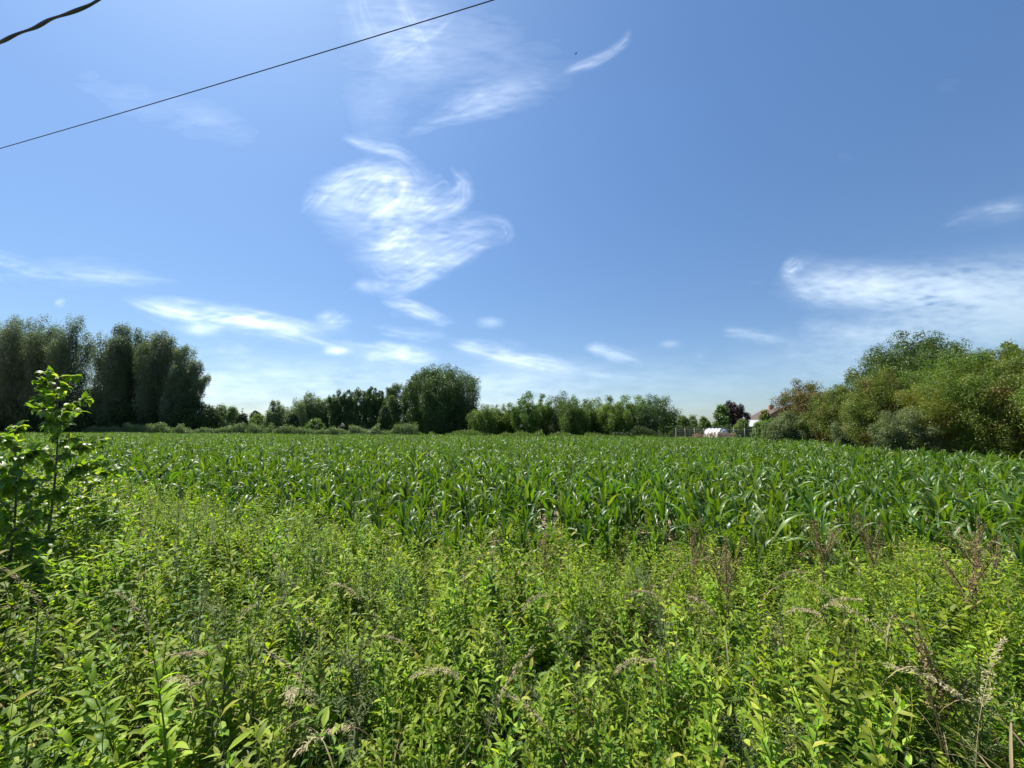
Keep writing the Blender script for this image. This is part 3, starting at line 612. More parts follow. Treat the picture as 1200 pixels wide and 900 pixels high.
spots = [(at(px, py, d)[0], d) for px, py, d in [(270, 690, 2.4), (300, 720, 2.2), (230, 745, 2.0), (215, 790, 1.9), (360, 650, 2.9), (390, 700, 2.3), (330, 760, 1.9), (450, 650, 2.8),
    (500, 710, 2.3), (540, 640, 3.0), (475, 770, 1.8), (600, 740, 2.0), (610, 700, 2.4), (560, 800, 1.7), (650, 620, 3.4), (700, 640, 3.0), (705, 760, 1.9), (760, 660, 2.8), (820, 640, 3.0),
    (840, 710, 2.3), (880, 620, 3.4), (930, 680, 2.6), (985, 690, 2.5), (1040, 740, 2.2), (1045, 720, 2.4), (1090, 760, 2.0), (1130, 830, 1.6), (1165, 800, 1.7), (1190, 830, 1.6), (1185, 790, 1.75),
    (1150, 860, 1.55), (120, 690, 2.6), (80, 740, 2.3), (40, 680, 2.8), (150, 640, 3.4), (30, 800, 1.9), (690, 830, 1.6), (420, 850, 1.6), (330, 860, 1.6), (1175, 610, 3.3), (1130, 620, 3.4), (250, 620, 3.6)]]
for i, (gx, gy) in enumerate(spots):
    k = r.integers(0, 4); right = gx > 0.9 * gy and gy < 1.8
    o = empty('grass_stalk', (gx + r.normal(0, .05), gy, 0), r.uniform(0, 6.28)); s = r.uniform(0.85, 1.12); o.scale = (s * (1.5 if right else 1), s * (1.5 if right else 1), s)
    tag(o, 'pinkish brown seeding grass stalk in the close clump at the bottom right corner' if right else 'thin straw coloured grass stalk with a drooping seed head above the weeds', 'grass stalk', 'seeding grasses in the corner' if right else 'seeding grass stalks in the verge')
    for nm, me in zip(('stalk', 'seed_head'), gm[k]):
        c = bpy.data.objects.new(nm, me); C.objects.link(c); c.parent = o

# the sapling and its smaller neighbour on the left
def sapling(px, d, top, seed, label, nb, leafL=0.085):
    rng = np.random.default_rng(seed); base = at(px, 501, d); H = at(px, top, d)[2]
    root = empty('sapling', (base[0], d, 0)); tag(root, label, 'sapling')
    zz = np.linspace(0, 1, 12); path = np.stack([0.10 * np.sin(zz * 2.2) - .06 * zz, 0.05 * np.sin(zz * 3), H * zz], -1)
    st = MB(); tube(st, path, np.linspace(0.014, 0.003, 12), 7); lf = MB()
    for k in range(nb):
        t = 0.30 + 0.70 * (k + 0.5) / nb; b = np.array([np.interp(t, zz, path[:, i]) for i in range(3)])
        az = k * 2.4 + rng.normal(0, .8); L = (0.09 + 0.46 * (1 - t) ** 0.9) * rng.uniform(.6, 1.2); s = np.linspace(0, 1, 7)
        hz = L * s; up = L * (0.9 * s - 0.45 * s * s) * rng.uniform(.1, 1.7)
        tp = b + np.stack([np.cos(az) * hz, np.sin(az) * hz, up], -1); tube(st, tp, np.linspace(0.004, 0.0015, 7), 4)
        n = int(10 + L * 75); u = rng.uniform(0.15, 1, n); c = np.stack([np.interp(u, s, tp[:, i]) for i in range(3)], -1)
        strips(lf, c, az + rng.choice([-1, 1], n) * rng.uniform(0.2, 1.3, n), rng.normal(0.1, 0.65, n), rng.uniform(0.3, 1.9, n), leafL * .85 * rng.uniform(.65, 1.25, n), leafL * 0.6 * rng.uniform(.7, 1.1, n), 4, ovate, 0.18, 1.2, 0, rng.normal(0, .4, n), np.clip(rng.random(n) * 0.85 + 0.15 * t, 0, 1))
    st.build('stem', M['bark'], root); lf.build('leaves', M['sapling_leaf'], root)
sapling(55, 3.3, 440, 41, 'slender young tree with layered bright leaves standing above the weeds at the left', 46, 0.078)
sapling(12, 3.0, 505, 42, 'shorter bushy young tree at the left edge beside the taller one', 44, 0.075)
sapling(100, 4.2, 548, 43, 'low leafy young bush to the right of the slender sapling', 30, 0.07)

# ------------------------------------------------------------------ trees
def envelope(style, h):
    if style == 'round': return np.clip(np.sqrt(np.clip(1 - (2 * h - 0.95) ** 2, 0, 1)), 0, 1) * 0.85 + 0.15 * (1 - h)
    if style == 'dome': return np.clip(1 - h ** 2.6, 0, 1) ** 0.6 * (0.86 + 0.14 * np.sin(h * 3))
    if style == 'column': return np.where(h < .45, .8 + .2 * h / .45, np.clip(1 - ((h - .45) / .55) ** 2.4, 0, 1) ** .6)
    if style == 'willow': return np.clip(1 - h ** 4, 0, 1) ** 0.6 * (0.88 + 0.12 * np.sin(h * np.pi))
    if style == 'young': return np.clip(np.sin(np.pi * np.clip(0.25 + h * 0.73, 0, 1)), 0, 1) ** 0.8 * (1 - 0.15 * h)
    if style == 'block': return np.clip(1 - h ** 4.2, 0, 1) ** 0.6 * (0.93 + 0.07 * np.sin(h * 3))
    if style == 'full': return np.clip(1 - h ** 3.0, 0, 1) ** 0.55 * (0.93 + 0.07 * np.sin(h * 3))
    if style == 'fan': return np.clip(0.35 + 0.9 * h, 0, 1) * np.clip(1 - h ** 5, 0, 1) ** .6
    return np.ones_like(h)

LEAFY = 2.0
def make_crown(rng, H, base, Rx, Ry, style, nc, rc, nl, leaf, asp=0.5, upright=1.0, lobes=0.22, gap=0.0, spikes=0, lean=(0, 0), fill=0.5):
    """clumps of leaves through the crown's volume with an uneven outline"""
    h = rng.random(nc) ** 0.85; th = rng.uniform(0, 2 * np.pi, nc)
    ph = rng.uniform(0, 6.28, 8)
    lob = 1 + lobes * (np.sin(3 * th + ph[0] + 2 * h) * 0.5 + np.sin(5 * th + ph[1] - 5 * h) * 0.35 + np.sin(2 * th + ph[2] + 9 * h) * 0.4 + np.sin(9 * th + ph[3] + 14 * h) * .25)
    rho = np.where(rng.random(nc) < fill, rng.uniform(0.8, 1.02, nc), np.sqrt(rng.random(nc)) * .9)
    rr = envelope(style, h) * rho * lob
    ztop = 1 + lobes * 0.35 * (np.sin(4 * th + ph[4]) * .6 + np.sin(7 * th * rho + ph[5]) * .5)
    z = base + (H - base) * h * np.where(h > .5, 1 + (ztop - 1) * (h - .5) * 2, 1)
    c = np.stack([rr * np.cos(th) * Rx, rr * np.sin(th) * Ry, z], -1)
    c[:, 0] += lean[0] * h * h; c[:, 1] += lean[1] * h * h
    if gap > 0:
        k = rng.normal(size=(6, 3)) * 2.6 / max(Rx, 1.0) ; g = sum(np.sin(c @ k[i] + ph[i]) for i in range(6)); m = g > np.quantile(g, gap); c = c[m]; h = h[m]
    n = len(c); cr = rc * rng.uniform(0.55, 1.3, n)
    if spikes:
        top = rng.choice(n, min(spikes, n)); top = top[h[top] > 0.45]
        sp = []
        for i in top:
            L = rng.uniform(1.5, 3.4) * rc; kk = np.linspace(0, 1, 5)[:, None]; d = unit(np.array([c[i, 0] * .25, c[i, 1] * .25, abs(rng.normal(1.2, .3)) * max(Rx, 1)])); sp.append(c[i] + kk * L * d)
        if sp: sp = np.concatenate(sp); c = np.vstack([c, sp]); cr = np.r_[cr, np.full(len(sp), rc * 0.33)]; n = len(c)
    # leaves per clump in proportion to its surface
    nl = nl * LEAFY; w = (cr / rc) ** 2; cnt = np.maximum(3, (nl * w).astype(int)); I = np.repeat(np.arange(n), cnt); T = len(I)
    d = unit(rng.normal(size=(T, 3)) + np.array([0, 0, 0.25])); rad = cr[I, None] * np.clip(rng.normal(0.82, 0.22, (T, 1)), 0.1, 1.25)
    off = d * rad * np.array([1, 1, upright])
    p = c[I] + off
    ctr = np.array([lean[0] * .5, lean[1] * .5, (H + base) * 0.45]); out = unit((c[I] - ctr) / np.array([Rx, Ry, (H - base) / 2]))
    nrm = unit(d * 0.9 + out * 0.4 + rng.normal(size=(T, 3)) * 0.55 + np.array([0, 0, 0.25]))
    cv = rng.random(n); var = np.clip(0.55 * cv[I] + 0.45 * rng.random(T), 0, 1)
    mb = MB(); cards(mb, p, nrm, 1.15 * leaf * rng.uniform(0.6, 1.35, T), asp, var, rng=rng)
    mb.v[0][:, 2] = np.maximum(mb.v[0][:, 2], 0.05)
    return mb, c

def make_plumes(rng, H, Rx, Ry, K, nc, nl, leaf, asp, upright, rp, flat=0.35, low=0.12, lean=(0, 0), jit=0.1, droop=0.0):
    """crown of several upward plumes of foliage that merge low down"""
    th = np.arange(K) * 2.39996 + rng.uniform(0, 6.28); rho = np.sqrt((np.arange(K) + 0.4) / K)
    tx = Rx * rho * np.cos(th) * 0.9 * rng.uniform(.85, 1.1, K); ty = Ry * rho * np.sin(th) * 0.9
    tz = H * (1 - flat * rho ** 2.2) * (1 - jit * rng.random(K)); tz[0] = H * (1 - 0.25 * flat * (K > 12))
    per = np.maximum(4, int(nc / K)); C_ = []; W_ = []
    for k in range(K):
        t = rng.uniform(0.0, 1, per) ** 0.9; w = rp * Rx * np.clip(np.sin(np.pi * np.clip(0.18 + t * .64, 0, 1)), .12, 1) ** .7
        z = tz[k] * (low + (1 - low) * t); b = t ** 0.75
        x = tx[k] * (0.45 + 0.55 * b) + lean[0] * b ** 1.3; y = ty[k] * (0.45 + 0.55 * b)
        a = rng.uniform(0, 6.28, per); q = np.sqrt(rng.random(per)) * w * .8
        C_.append(np.stack([x + q * np.cos(a), y + q * np.sin(a) * Ry / Rx, z], -1)); W_.append(w)
    c = np.concatenate(C_); w = np.concatenate(W_); cr = (w * .45 + .1 * rp * Rx) * rng.uniform(.6, 1.3, len(c))
    c[:, 2] = np.minimum(c[:, 2], H - cr * .7)
    cnt = np.maximum(4, (nl * LEAFY * (cr / cr.mean()) ** 2).astype(int)); I = np.repeat(np.arange(len(c)), cnt); T = len(I)
    d = unit(rng.normal(size=(T, 3)) + [0, 0, .2]); rad = cr[I, None] * np.clip(rng.normal(.8, .2, (T, 1)), .1, 1.15)
    p = c[I] + d * rad * np.array([1, 1, upright]); p[:, 2] = np.maximum(p[:, 2], .05)
    nrm = unit(d * 1.3 + rng.normal(size=(T, 3)) * .42 + [0, 0, .25]); cv = rng.random(len(c))
    mb = MB(); cards(mb, p, nrm, leaf * rng.uniform(.5, 1.5, T), asp, np.clip(.55 * cv[I] + .45 * rng.random(T), 0, 1), rng=rng)
    return mb, c

def plume_tree(name, cat, label, px, d, top, hw, mat, seed, K=6, nc=260, nl=60, leaf=.24, asp=.45, upright=1.5, rp=.42, flat=.3, low=.1, stems=2, group=None, lean=0.0, jit=.1, trunk=None, depth=1.0):
    rng = np.random.default_rng(seed); b = at(px, 501, d); H = at(px, top, d)[2]; Rx = hw / F * d
    root = empty(name, (b[0], d, 0)); tag(root, label, cat, group)
    crown, cc = make_plumes(rng, H, Rx, Rx * depth, K, nc, nl, leaf, asp, upright, rp, flat, low, (lean * Rx, 0), jit)
    make_trunk(rng, H, .1 * H, trunk or .02 * H, cc, 18, stems, Rx * .25, (lean * Rx, 0)).build('trunk', M['bark'], root)
    crown.build('crown', M[mat], root, smooth=False); return root

def make_trunk(rng, H, base, r0, crown_c, nl=14, stems=1, spread=0.0, lean=(0, 0)):
    mb = MB(); heads = []
    for s in range(stems):
        a = rng.uniform(0, 6.28); bx = np.array([math.cos(a), math.sin(a), 0]) * spread * (s > 0 or stems > 1)
        top = np.array([lean[0] * .7, lean[1] * .7, H * 0.8]) + bx * 2.2 + rng.normal(0, .2, 3) * spread
        t = np.linspace(0, 1, 9)[:, None]; p = bx * (1 - t) * .4 + (top - np.array([0, 0, 0])) * t ** np.array([1.5, 1.5, 1.0]); p[1:-1, :2] += rng.normal(0, 0.02 * H * .3, (7, 2))
        rad = r0 / math.sqrt(stems) * np.linspace(1, 0.22, 9); rad[0] *= 1.35; tube(mb, p, rad, 8); heads.append(p)
    for i in rng.choice(len(crown_c), min(nl, len(crown_c)), replace=False):
        p = heads[rng.integers(len(heads))]; e = crown_c[i]; j = int(np.clip(np.searchsorted(p[:, 2], e[2] * 0.62), 1, 7)); s = p[j]
        t = np.linspace(0, 1, 6)[:, None]; mid = (s + e) / 2 + np.array([0, 0, -0.05 * H]); q = (1 - t) ** 2 * s + 2 * t * (1 - t) * mid + t * t * e
        tube(mb, q, r0 * np.linspace(0.35, 0.08, 6), 5)
    return mb

def tree(name, cat, label, px, d, top, hw, base_f, style, mat, seed, nc=170, rc=None, nl=45, leaf=0.24, asp=0.5, upright=1.0, lobes=0.22, gap=0.0, spikes=0, stems=1, group=None, lean=0.0, depth=1.0, trunk=None, fill=0.5, z0=0.0):
    rng = np.random.default_rng(seed); b = at(px, 501, d); H = at(px, top, d)[2]; Rx = hw / F * d
    rc = rc or Rx * 0.2
    root = empty(name, (b[0], d, z0)); tag(root, label, cat, group)
    crown, cc = make_crown(rng, H - rc * .6, max(base_f * H, 0.2 * rc), max(Rx - rc * .6, .2), max((Rx - rc * .6) * depth, .2), style, nc, rc, nl, leaf, asp, upright, lobes, gap, spikes, (lean * Rx, 0), fill)
    make_trunk(rng, H, base_f * H, trunk or 0.022 * H, cc, 16, stems, Rx * 0.25, (lean * Rx, 0)).build('trunk', M['bark'], root)
    crown.build('crown', M[mat], root, smooth=False)
    return root

# --- willows on the left
WG = 'willows at the left beyond the maize'
def wil(label, px, top, hw, seed, d=80, lean=0.0, K=6, low=.06, flat=.16, **k):
    top -= 3
    plume_tree('willow_tree', 'willow', label, px, d, top, hw, 'willow', seed, K=K, nc=300, nl=95, leaf=.27, asp=.4, upright=2.0, rp=.42, flat=flat, low=low, stems=3, group=WG, lean=lean, jit=.08, trunk=.5, **k)
wil('tall dark willow cut by the left edge of the view', -22, 380, 42, 1)
wil('tall full willow behind the slender sapling, the highest at the left', 20, 374, 32, 2)
wil('tall willow just right of the slender sapling, left of the notch in the skyline', 65, 376, 29, 3, K=5)
wil('dark willow right of the notch in the skyline, first of the right hand clump', 130, 388, 28, 4)
wil('willow in the middle of the right hand clump with a feathery top', 158, 392, 28, 5, d=82)
wil('broad willow with open sky showing through beside its trunk', 186, 395, 26, 6, K=5, low=.15)
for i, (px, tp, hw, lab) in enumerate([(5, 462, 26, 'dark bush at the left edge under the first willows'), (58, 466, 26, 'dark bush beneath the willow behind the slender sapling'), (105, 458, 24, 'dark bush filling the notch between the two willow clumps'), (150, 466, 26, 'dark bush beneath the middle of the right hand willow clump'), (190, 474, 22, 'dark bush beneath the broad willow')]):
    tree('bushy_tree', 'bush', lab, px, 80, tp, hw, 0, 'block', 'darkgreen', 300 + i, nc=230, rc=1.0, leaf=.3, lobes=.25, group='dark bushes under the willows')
wil('willow leaning out to the right at the end of the row', 200, 412, 21, 7, d=79, lean=.65, K=5, low=.25, flat=.35)
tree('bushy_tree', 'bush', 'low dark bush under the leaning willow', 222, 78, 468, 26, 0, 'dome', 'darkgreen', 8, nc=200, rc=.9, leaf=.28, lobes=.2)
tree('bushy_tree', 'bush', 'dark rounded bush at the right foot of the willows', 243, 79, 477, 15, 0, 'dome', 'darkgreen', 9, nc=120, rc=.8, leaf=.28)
# --- far edge, middle left
tree('far_tree', 'tree', 'pale green distant tree low beside the willows', 258, 120, 477, 11, .05, 'round', 'palewillow', 10, nc=90, rc=1.1, leaf=.4)
tree('far_tree', 'tree', 'small distant round tree alone against the sky', 298, 160, 482, 6, .4, 'round', 'poplar', 12, nc=50, rc=.8, leaf=.4)
tree('far_tree', 'tree', 'pale spindly distant tree left of the dark shrub', 272, 105, 478, 9, .05, 'young', 'palewillow', 13, nc=80, rc=.8, leaf=.35, gap=.2, spikes=10)
tree('far_tree', 'tree', 'olive green distant bush right of the dark shrub', 303, 100, 487, 14, 0, 'dome', 'lightgreen', 14, nc=90, rc=.8, leaf=.35)
tree('shrub', 'shrub', 'dark upright shrub standing alone at the field edge nearest the willows', 283, 70, 486, 8, 0, 'column', 'darkgreen', 15, nc=70, rc=.5, leaf=.24, spikes=6)
plume_tree('far_tree', 'tree', 'rounded grey green tree left of the pale willow', 325, 90, 471, 17, 'palewillow', 16, K=5, nc=140, leaf=.28, flat=.45)
plume_tree('willow_tree', 'willow', 'pale rounded willow between the dark shrub and the poplars', 362, 78, 461, 24, 'palewillow', 17, K=8, nc=240, leaf=.26, flat=.4)
plume_tree('willow_tree', 'willow', 'smaller pale willow against the right side of the rounded one', 386, 80, 465, 17, 'palewillow', 170, K=5, nc=150, leaf=.26, flat=.4)
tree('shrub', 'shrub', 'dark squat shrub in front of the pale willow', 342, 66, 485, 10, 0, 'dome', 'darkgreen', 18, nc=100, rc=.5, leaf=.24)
tree('shrub', 'shrub', 'low mid green shrub right of the dark squat one', 369, 66, 491, 12, 0, 'dome', 'young', 19, nc=90, rc=.45, leaf=.22)
PG = 'poplars in the row left of the big poplar'
for i, (px, top, hw, lab) in enumerate([(392, 458, 9, 'first and leftmost poplar of the row, beside the pale willow'), (406, 460, 9, 'second poplar from the left of the row, slightly lower'),
        (420, 455, 10, 'poplar in the row with sky showing between its trunk and the next'), (434, 455, 9, 'tallest slim poplar right of the gap under the row'), (446, 459, 8, 'last slim poplar before the pale tree')]):
    plume_tree('poplar_tree', 'poplar', lab, px, 72, top - 2, hw * 1.4, 'poplar', 20 + i, K=5, nc=120, nl=50, leaf=.24, upright=1.4, rp=.45, flat=.2, low=.2, group=PG)
plume_tree('poplar_tree', 'poplar', 'pale grey green tree leaning on the left side of the big poplar', 463, 72, 451, 19, 'palewillow', 30, K=5, nc=190, leaf=.26, upright=1.7)
tree('shrub', 'shrub', 'dark egg shaped bush standing by itself before the poplar row', 451, 58, 478, 8, 0, 'column', 'darkgreen', 31, nc=90, rc=.42, leaf=.2)
plume_tree('poplar_tree', 'poplar', 'big broad dark poplar, the tallest tree in the middle', 518, 64, 426, 49, 'poplar', 32, K=28, nc=1100, nl=60, leaf=.20, upright=1.4, rp=.22, flat=.27, low=.02, stems=3, trunk=.4, jit=.05)
plume_tree('poplar_tree', 'poplar', 'lower poplar shoulder at the left of the big one', 486, 66, 441, 20, 'poplar', 33, K=7, nc=240, leaf=.22, upright=1.6, rp=.35)
# --- young trees right of the big poplar
YG = 'young trees in the belt right of the big poplar'
ylabs = ['small young tree at the left end of the belt touching the big poplar', 'second young tree from the left end of the belt, low crown', 'third tree from the left end of the belt, wispy top', 'young tree with a tall forked top in the left part of the belt',
    'young tree with a pointed conical top left of the middle of the belt', 'broad young tree with a dark pointed tip, near the middle of the belt', 'full young tree just right of the pointed tip', 'low young tree in the dip near the middle of the belt',
    'dense young tree right of the dip', 'young tree with upright shoots right of the dip', 'young tree with an uneven top three from the right end', 'tall young tree second from the right end of the belt', 'broad dark young tree at the right end of the belt']
for i, (px, top, hw) in enumerate([(567, 474, 14), (583, 474, 12), (597, 474, 11), (615, 459, 13), (635, 462, 11), (655, 459, 15), (671, 464, 14), (687, 469, 12), (701, 466, 14), (718, 465, 13), (735, 464, 13), (752, 463, 14), (768, 462, 16)]):
    plume_tree('young_tree', 'tree', ylabs[i], px, 52 + (i % 3) * 2, top, hw * 1.45, 'young' if i not in (5, 12) else 'poplar', 50 + i, K=7, nc=190, nl=46, leaf=.16, upright=1.25, rp=.44, flat=.34, low=.08, stems=2, group=YG, trunk=.11, jit=.11)
for i, (px, top, hw) in enumerate([(592, 488, 14), (628, 487, 16), (665, 489, 16), (705, 489, 16), (742, 488, 16)]):
    tree('undergrowth_bush', 'bush', ['low bush under the left end of the young trees', 'low bush under the tree with the conical top', 'low bush under the dark pointed tip', 'low bush under the dense trees right of the dip', 'low bush under the right end of the young trees'][i], px, 62, top, hw, 0, 'block', 'darkgreen', 80 + i, nc=90, rc=.5, leaf=.22, group='low bushes beneath the young trees')
tree('undergrowth_bush', 'bush', 'low bush filling the right foot of the young tree belt', 785, 50, 487, 12, 0, 'dome', 'young', 90, nc=90, rc=.45, leaf=.2)
tree('undergrowth_bush', 'bush', 'dark bush between the big poplar and the young trees', 555, 60, 478, 13, 0, 'block', 'darkgreen', 88, nc=140, rc=.6, leaf=.22, lobes=.3)
# --- gardens on the right
tree('garden_tree', 'tree', 'small green tree with a flat top left of the white tunnel', 800, 55, 488, 9, .1, 'round', 'young', 91, nc=80, rc=.4, leaf=.2)
tree('garden_tree', 'tree', 'rounded small tree just left of and behind the white tunnel', 825, 54, 490, 9, .08, 'round', 'young', 92, nc=80, rc=.4, leaf=.2)
tree('garden_tree', 'tree', 'pale distant garden tree between the belt and the white tunnel', 812, 75, 489, 8, .05, 'round', 'palewillow', 93, nc=60, rc=.5, leaf=.24)
plume_tree('copper_beech', 'tree', 'dark purple leaved tree behind the white tunnel', 859, 50, 470, 18, 'copper', 94, K=10, nc=240, leaf=.16, upright=1.1, rp=.4, flat=.4, low=.15, trunk=.14)
tree('garden_tree', 'tree', 'green tree against the left side of the purple one', 846, 49, 476, 10, .08, 'round', 'young', 95, nc=120, rc=.4, leaf=.17)
tree('garden_shrub', 'shrub', 'bright green bush right of the white tunnel', 870, 42, 493, 11, 0, 'dome', 'lightgreen', 96, nc=110, rc=.28, leaf=.13)
tree('garden_shrub', 'shrub', 'bright green bush before the brown roofed house', 888, 41, 496, 9, 0, 'dome', 'lightgreen', 97, nc=90, rc=.26, leaf=.13)
tree('garden_tree', 'tree', 'green tree half hiding the brown roof', 897, 43, 482, 8, .05, 'round', 'olive2', 98, nc=110, rc=.3, leaf=.14)

# --- big hedge on the right
LEAFY = 1.25
def hbush(name, label, px, d, top, hw, mat, seed, nc=380, leaf=0.095, K=14, rp=.36, flat=.42, low=.03, jit=.12, upright=1.0, asp=.5, depth=1.0, nl=110):
    d += 2.7 * min(max((36 - d) / 23, 0), 1)
    return plume_tree(name, 'bush' if 'bush' in name else 'tree', label, px, d, top, hw * 1.08, mat, seed, K=K, nc=int(nc * 1.25), nl=nl, leaf=leaf * .85, asp=asp, upright=upright, rp=rp, flat=flat, low=low, stems=3, group='bushes of the tall hedge on the right', jit=jit, trunk=.1, depth=depth)
hbush('hedge_bush', 'low olive green bush at the far end of the tall hedge', 903, 38, 490, 14, 'olive2', 200, nc=220, leaf=.12)
hbush('hedge_bush', 'russet brown bush near the far end of the tall hedge', 948, 32, 443, 34, 'russet', 201, nc=460, leaf=.12)
hbush('hedge_bush', 'pale grey green bush low at the foot of the russet one', 922, 28.5, 482, 24, 'silver', 202, nc=300, leaf=.10)
hbush('hedge_bush', 'olive green bush right of the russet one, with brown tips', 984, 26, 446, 32, 'olive', 203, nc=480)
hbush('hedge_bush', 'leafy green crown poking up between russet and tall dark trees', 1004, 27, 432, 26, 'ash', 204, nc=330, low=.12)
hbush('hedge_bush', 'pale grey green bush low in the middle of the hedge', 1006, 20.5, 468, 24, 'silver', 205, nc=360, leaf=.08)
hbush('hedge_tree', 'tall dark green tree rising above the hedge with clumped leaf sprays', 1078, 22, 390, 58, 'ash', 206, K=30, rp=.3, nc=900, flat=.3, jit=.06, leaf=.13, low=.12, asp=.4)
hbush('hedge_bush', 'olive and brown bush in front of the tall dark green tree', 1042, 19, 430, 42, 'olive', 207, nc=560, leaf=.085)
hbush('hedge_bush', 'grey green sprawling bush, the nearer of the two low in the hedge', 1062, 15.5, 472, 32, 'silver', 208, nc=420, leaf=.065)
hbush('hedge_bush', 'green bush filling the hedge between grey bush and golden green giant', 1095, 17, 425, 40, 'olive2', 209, nc=520, leaf=.08)
hbush('hedge_bush', 'large golden green bush nearest the crop at the right', 1150, 14.5, 405, 66, 'olive2', 210, K=26, rp=.27, nc=1000, leaf=.075)
hbush('hedge_bush', 'big olive bush with brown tips cut by the right edge of view', 1215, 12.8, 392, 60, 'olive', 211, K=24, rp=.28, nc=900, leaf=.07)
hbush('hedge_tree', 'bright green leafy tree top showing above the hedge at far right', 1186, 17, 388, 26, 'ash', 212, nc=240, leaf=.12, low=.12)
hbush('hedge_bush', 'olive hedge bush outside the right edge of view', 1330, 9.5, 385, 90, 'olive2', 213, nc=600, leaf=.075)

# --- scrubby strip along the far edge
def strip(name, label, cat, x0, x1, n, hh, mat, seed, leaf=.22, kind=None, off=1.2, wid=1.2):
    rng = np.random.default_rng(seed); c = rng.uniform(x0, x1, n); y = far_edge(c) + off + rng.uniform(0, wid, n)
    kx = np.sort(rng.uniform(x0, x1, int((x1 - x0) / 1.3) + 4)); prof = np.interp(c, kx, rng.uniform(.35, 1.05, len(kx))) + rng.normal(0, .06, n)
    z = rng.random(n) ** .7 * hh * prof
    p = np.stack([c, y, np.maximum(z, .05)], -1)
    mb = MB(); cards(mb, p, rng.normal(size=(n, 3)) + np.array([0, -.5, .5]), leaf * rng.uniform(.5, 1.3, n), .45, rng=rng)
    mb.v[0][:, 2] = np.maximum(mb.v[0][:, 2], 0.02)
    o = mb.build(name, M[mat], smooth=False); tag(o, label, cat, kind=kind); return o
strip('low_hedge', 'low pale scrubby hedge along the far edge below the willows and poplars', 'hedge', -100, -12, 60000, 2.5, 'palewillow', 5, .26)
strip('rough_grass', 'rough dark grass margin beneath the young trees', None, -12, 13, 16000, 1.5, 'young', 6, .15, kind='stuff')
strip('dry_grass', 'pale dry grass margin by the white tunnel', None, 16.5, 21, 4500, 1.35, 'straw', 8, .12, kind='stuff', off=.3, wid=.9)
strip('garden_hedge', 'green clipped garden hedge behind the white tunnel', 'hedge', 12, 26, 16000, 2.0, 'darkgreen', 9, .16, off=7.5)

# --- polytunnel
def polytunnel():
    c = at(839, 501, 40.5); root = empty('polytunnel', (c[0], c[1], 0), R(28)); tag(root, 'white plastic covered garden tunnel at the field edge', 'tunnel')
    Rr, Lh = 0.98, 0.75; H = 1.68
    th = np.linspace(0, np.pi, 25); ys = np.linspace(-Lh, Lh, 25)
    sag = 1 - 0.02 * np.abs(np.sin((ys + Lh) / (2 * Lh) * np.pi * 4))
    V = np.stack([np.stack([np.cos(th) * Rr * s, np.full(25, yv), np.sin(th) ** .8 * H * s], -1) for yv, s in zip(ys, sag)])
    i = np.arange(625).reshape(25, 25); cv = MB(); cv.add(V, np.stack([i[:-1, :-1], i[:-1, 1:], i[1:, 1:], i[1:, :-1]], -1)); cv.build('cover', M['white'], root)
    for sgn in (-1, 1):
        e = MB(); k = 10; sh = [np.stack([np.cos(th) * Rr * f, np.full(25, sgn * (Lh + .55 * (1 - f ** 2) ** .8)), np.sin(th) ** .8 * H * f], -1) for f in np.linspace(1, .02, k) ** .6]
        j = np.arange(k * 25).reshape(k, 25); e.add(np.stack(sh), np.stack([j[:-1, :-1], j[:-1, 1:], j[1:, 1:], j[1:, :-1]], -1)); e.build('end_panel', M['white'], root)
    for yv in np.linspace(-Lh, Lh, 5):
        h = MB(); tube(h, np.stack([np.cos(th) * (Rr + .012), np.full(25, yv), np.sin(th) ** .8 * (H + .012)], -1), .028, 6); h.build('hoop', M['hoop'], root)
polytunnel()

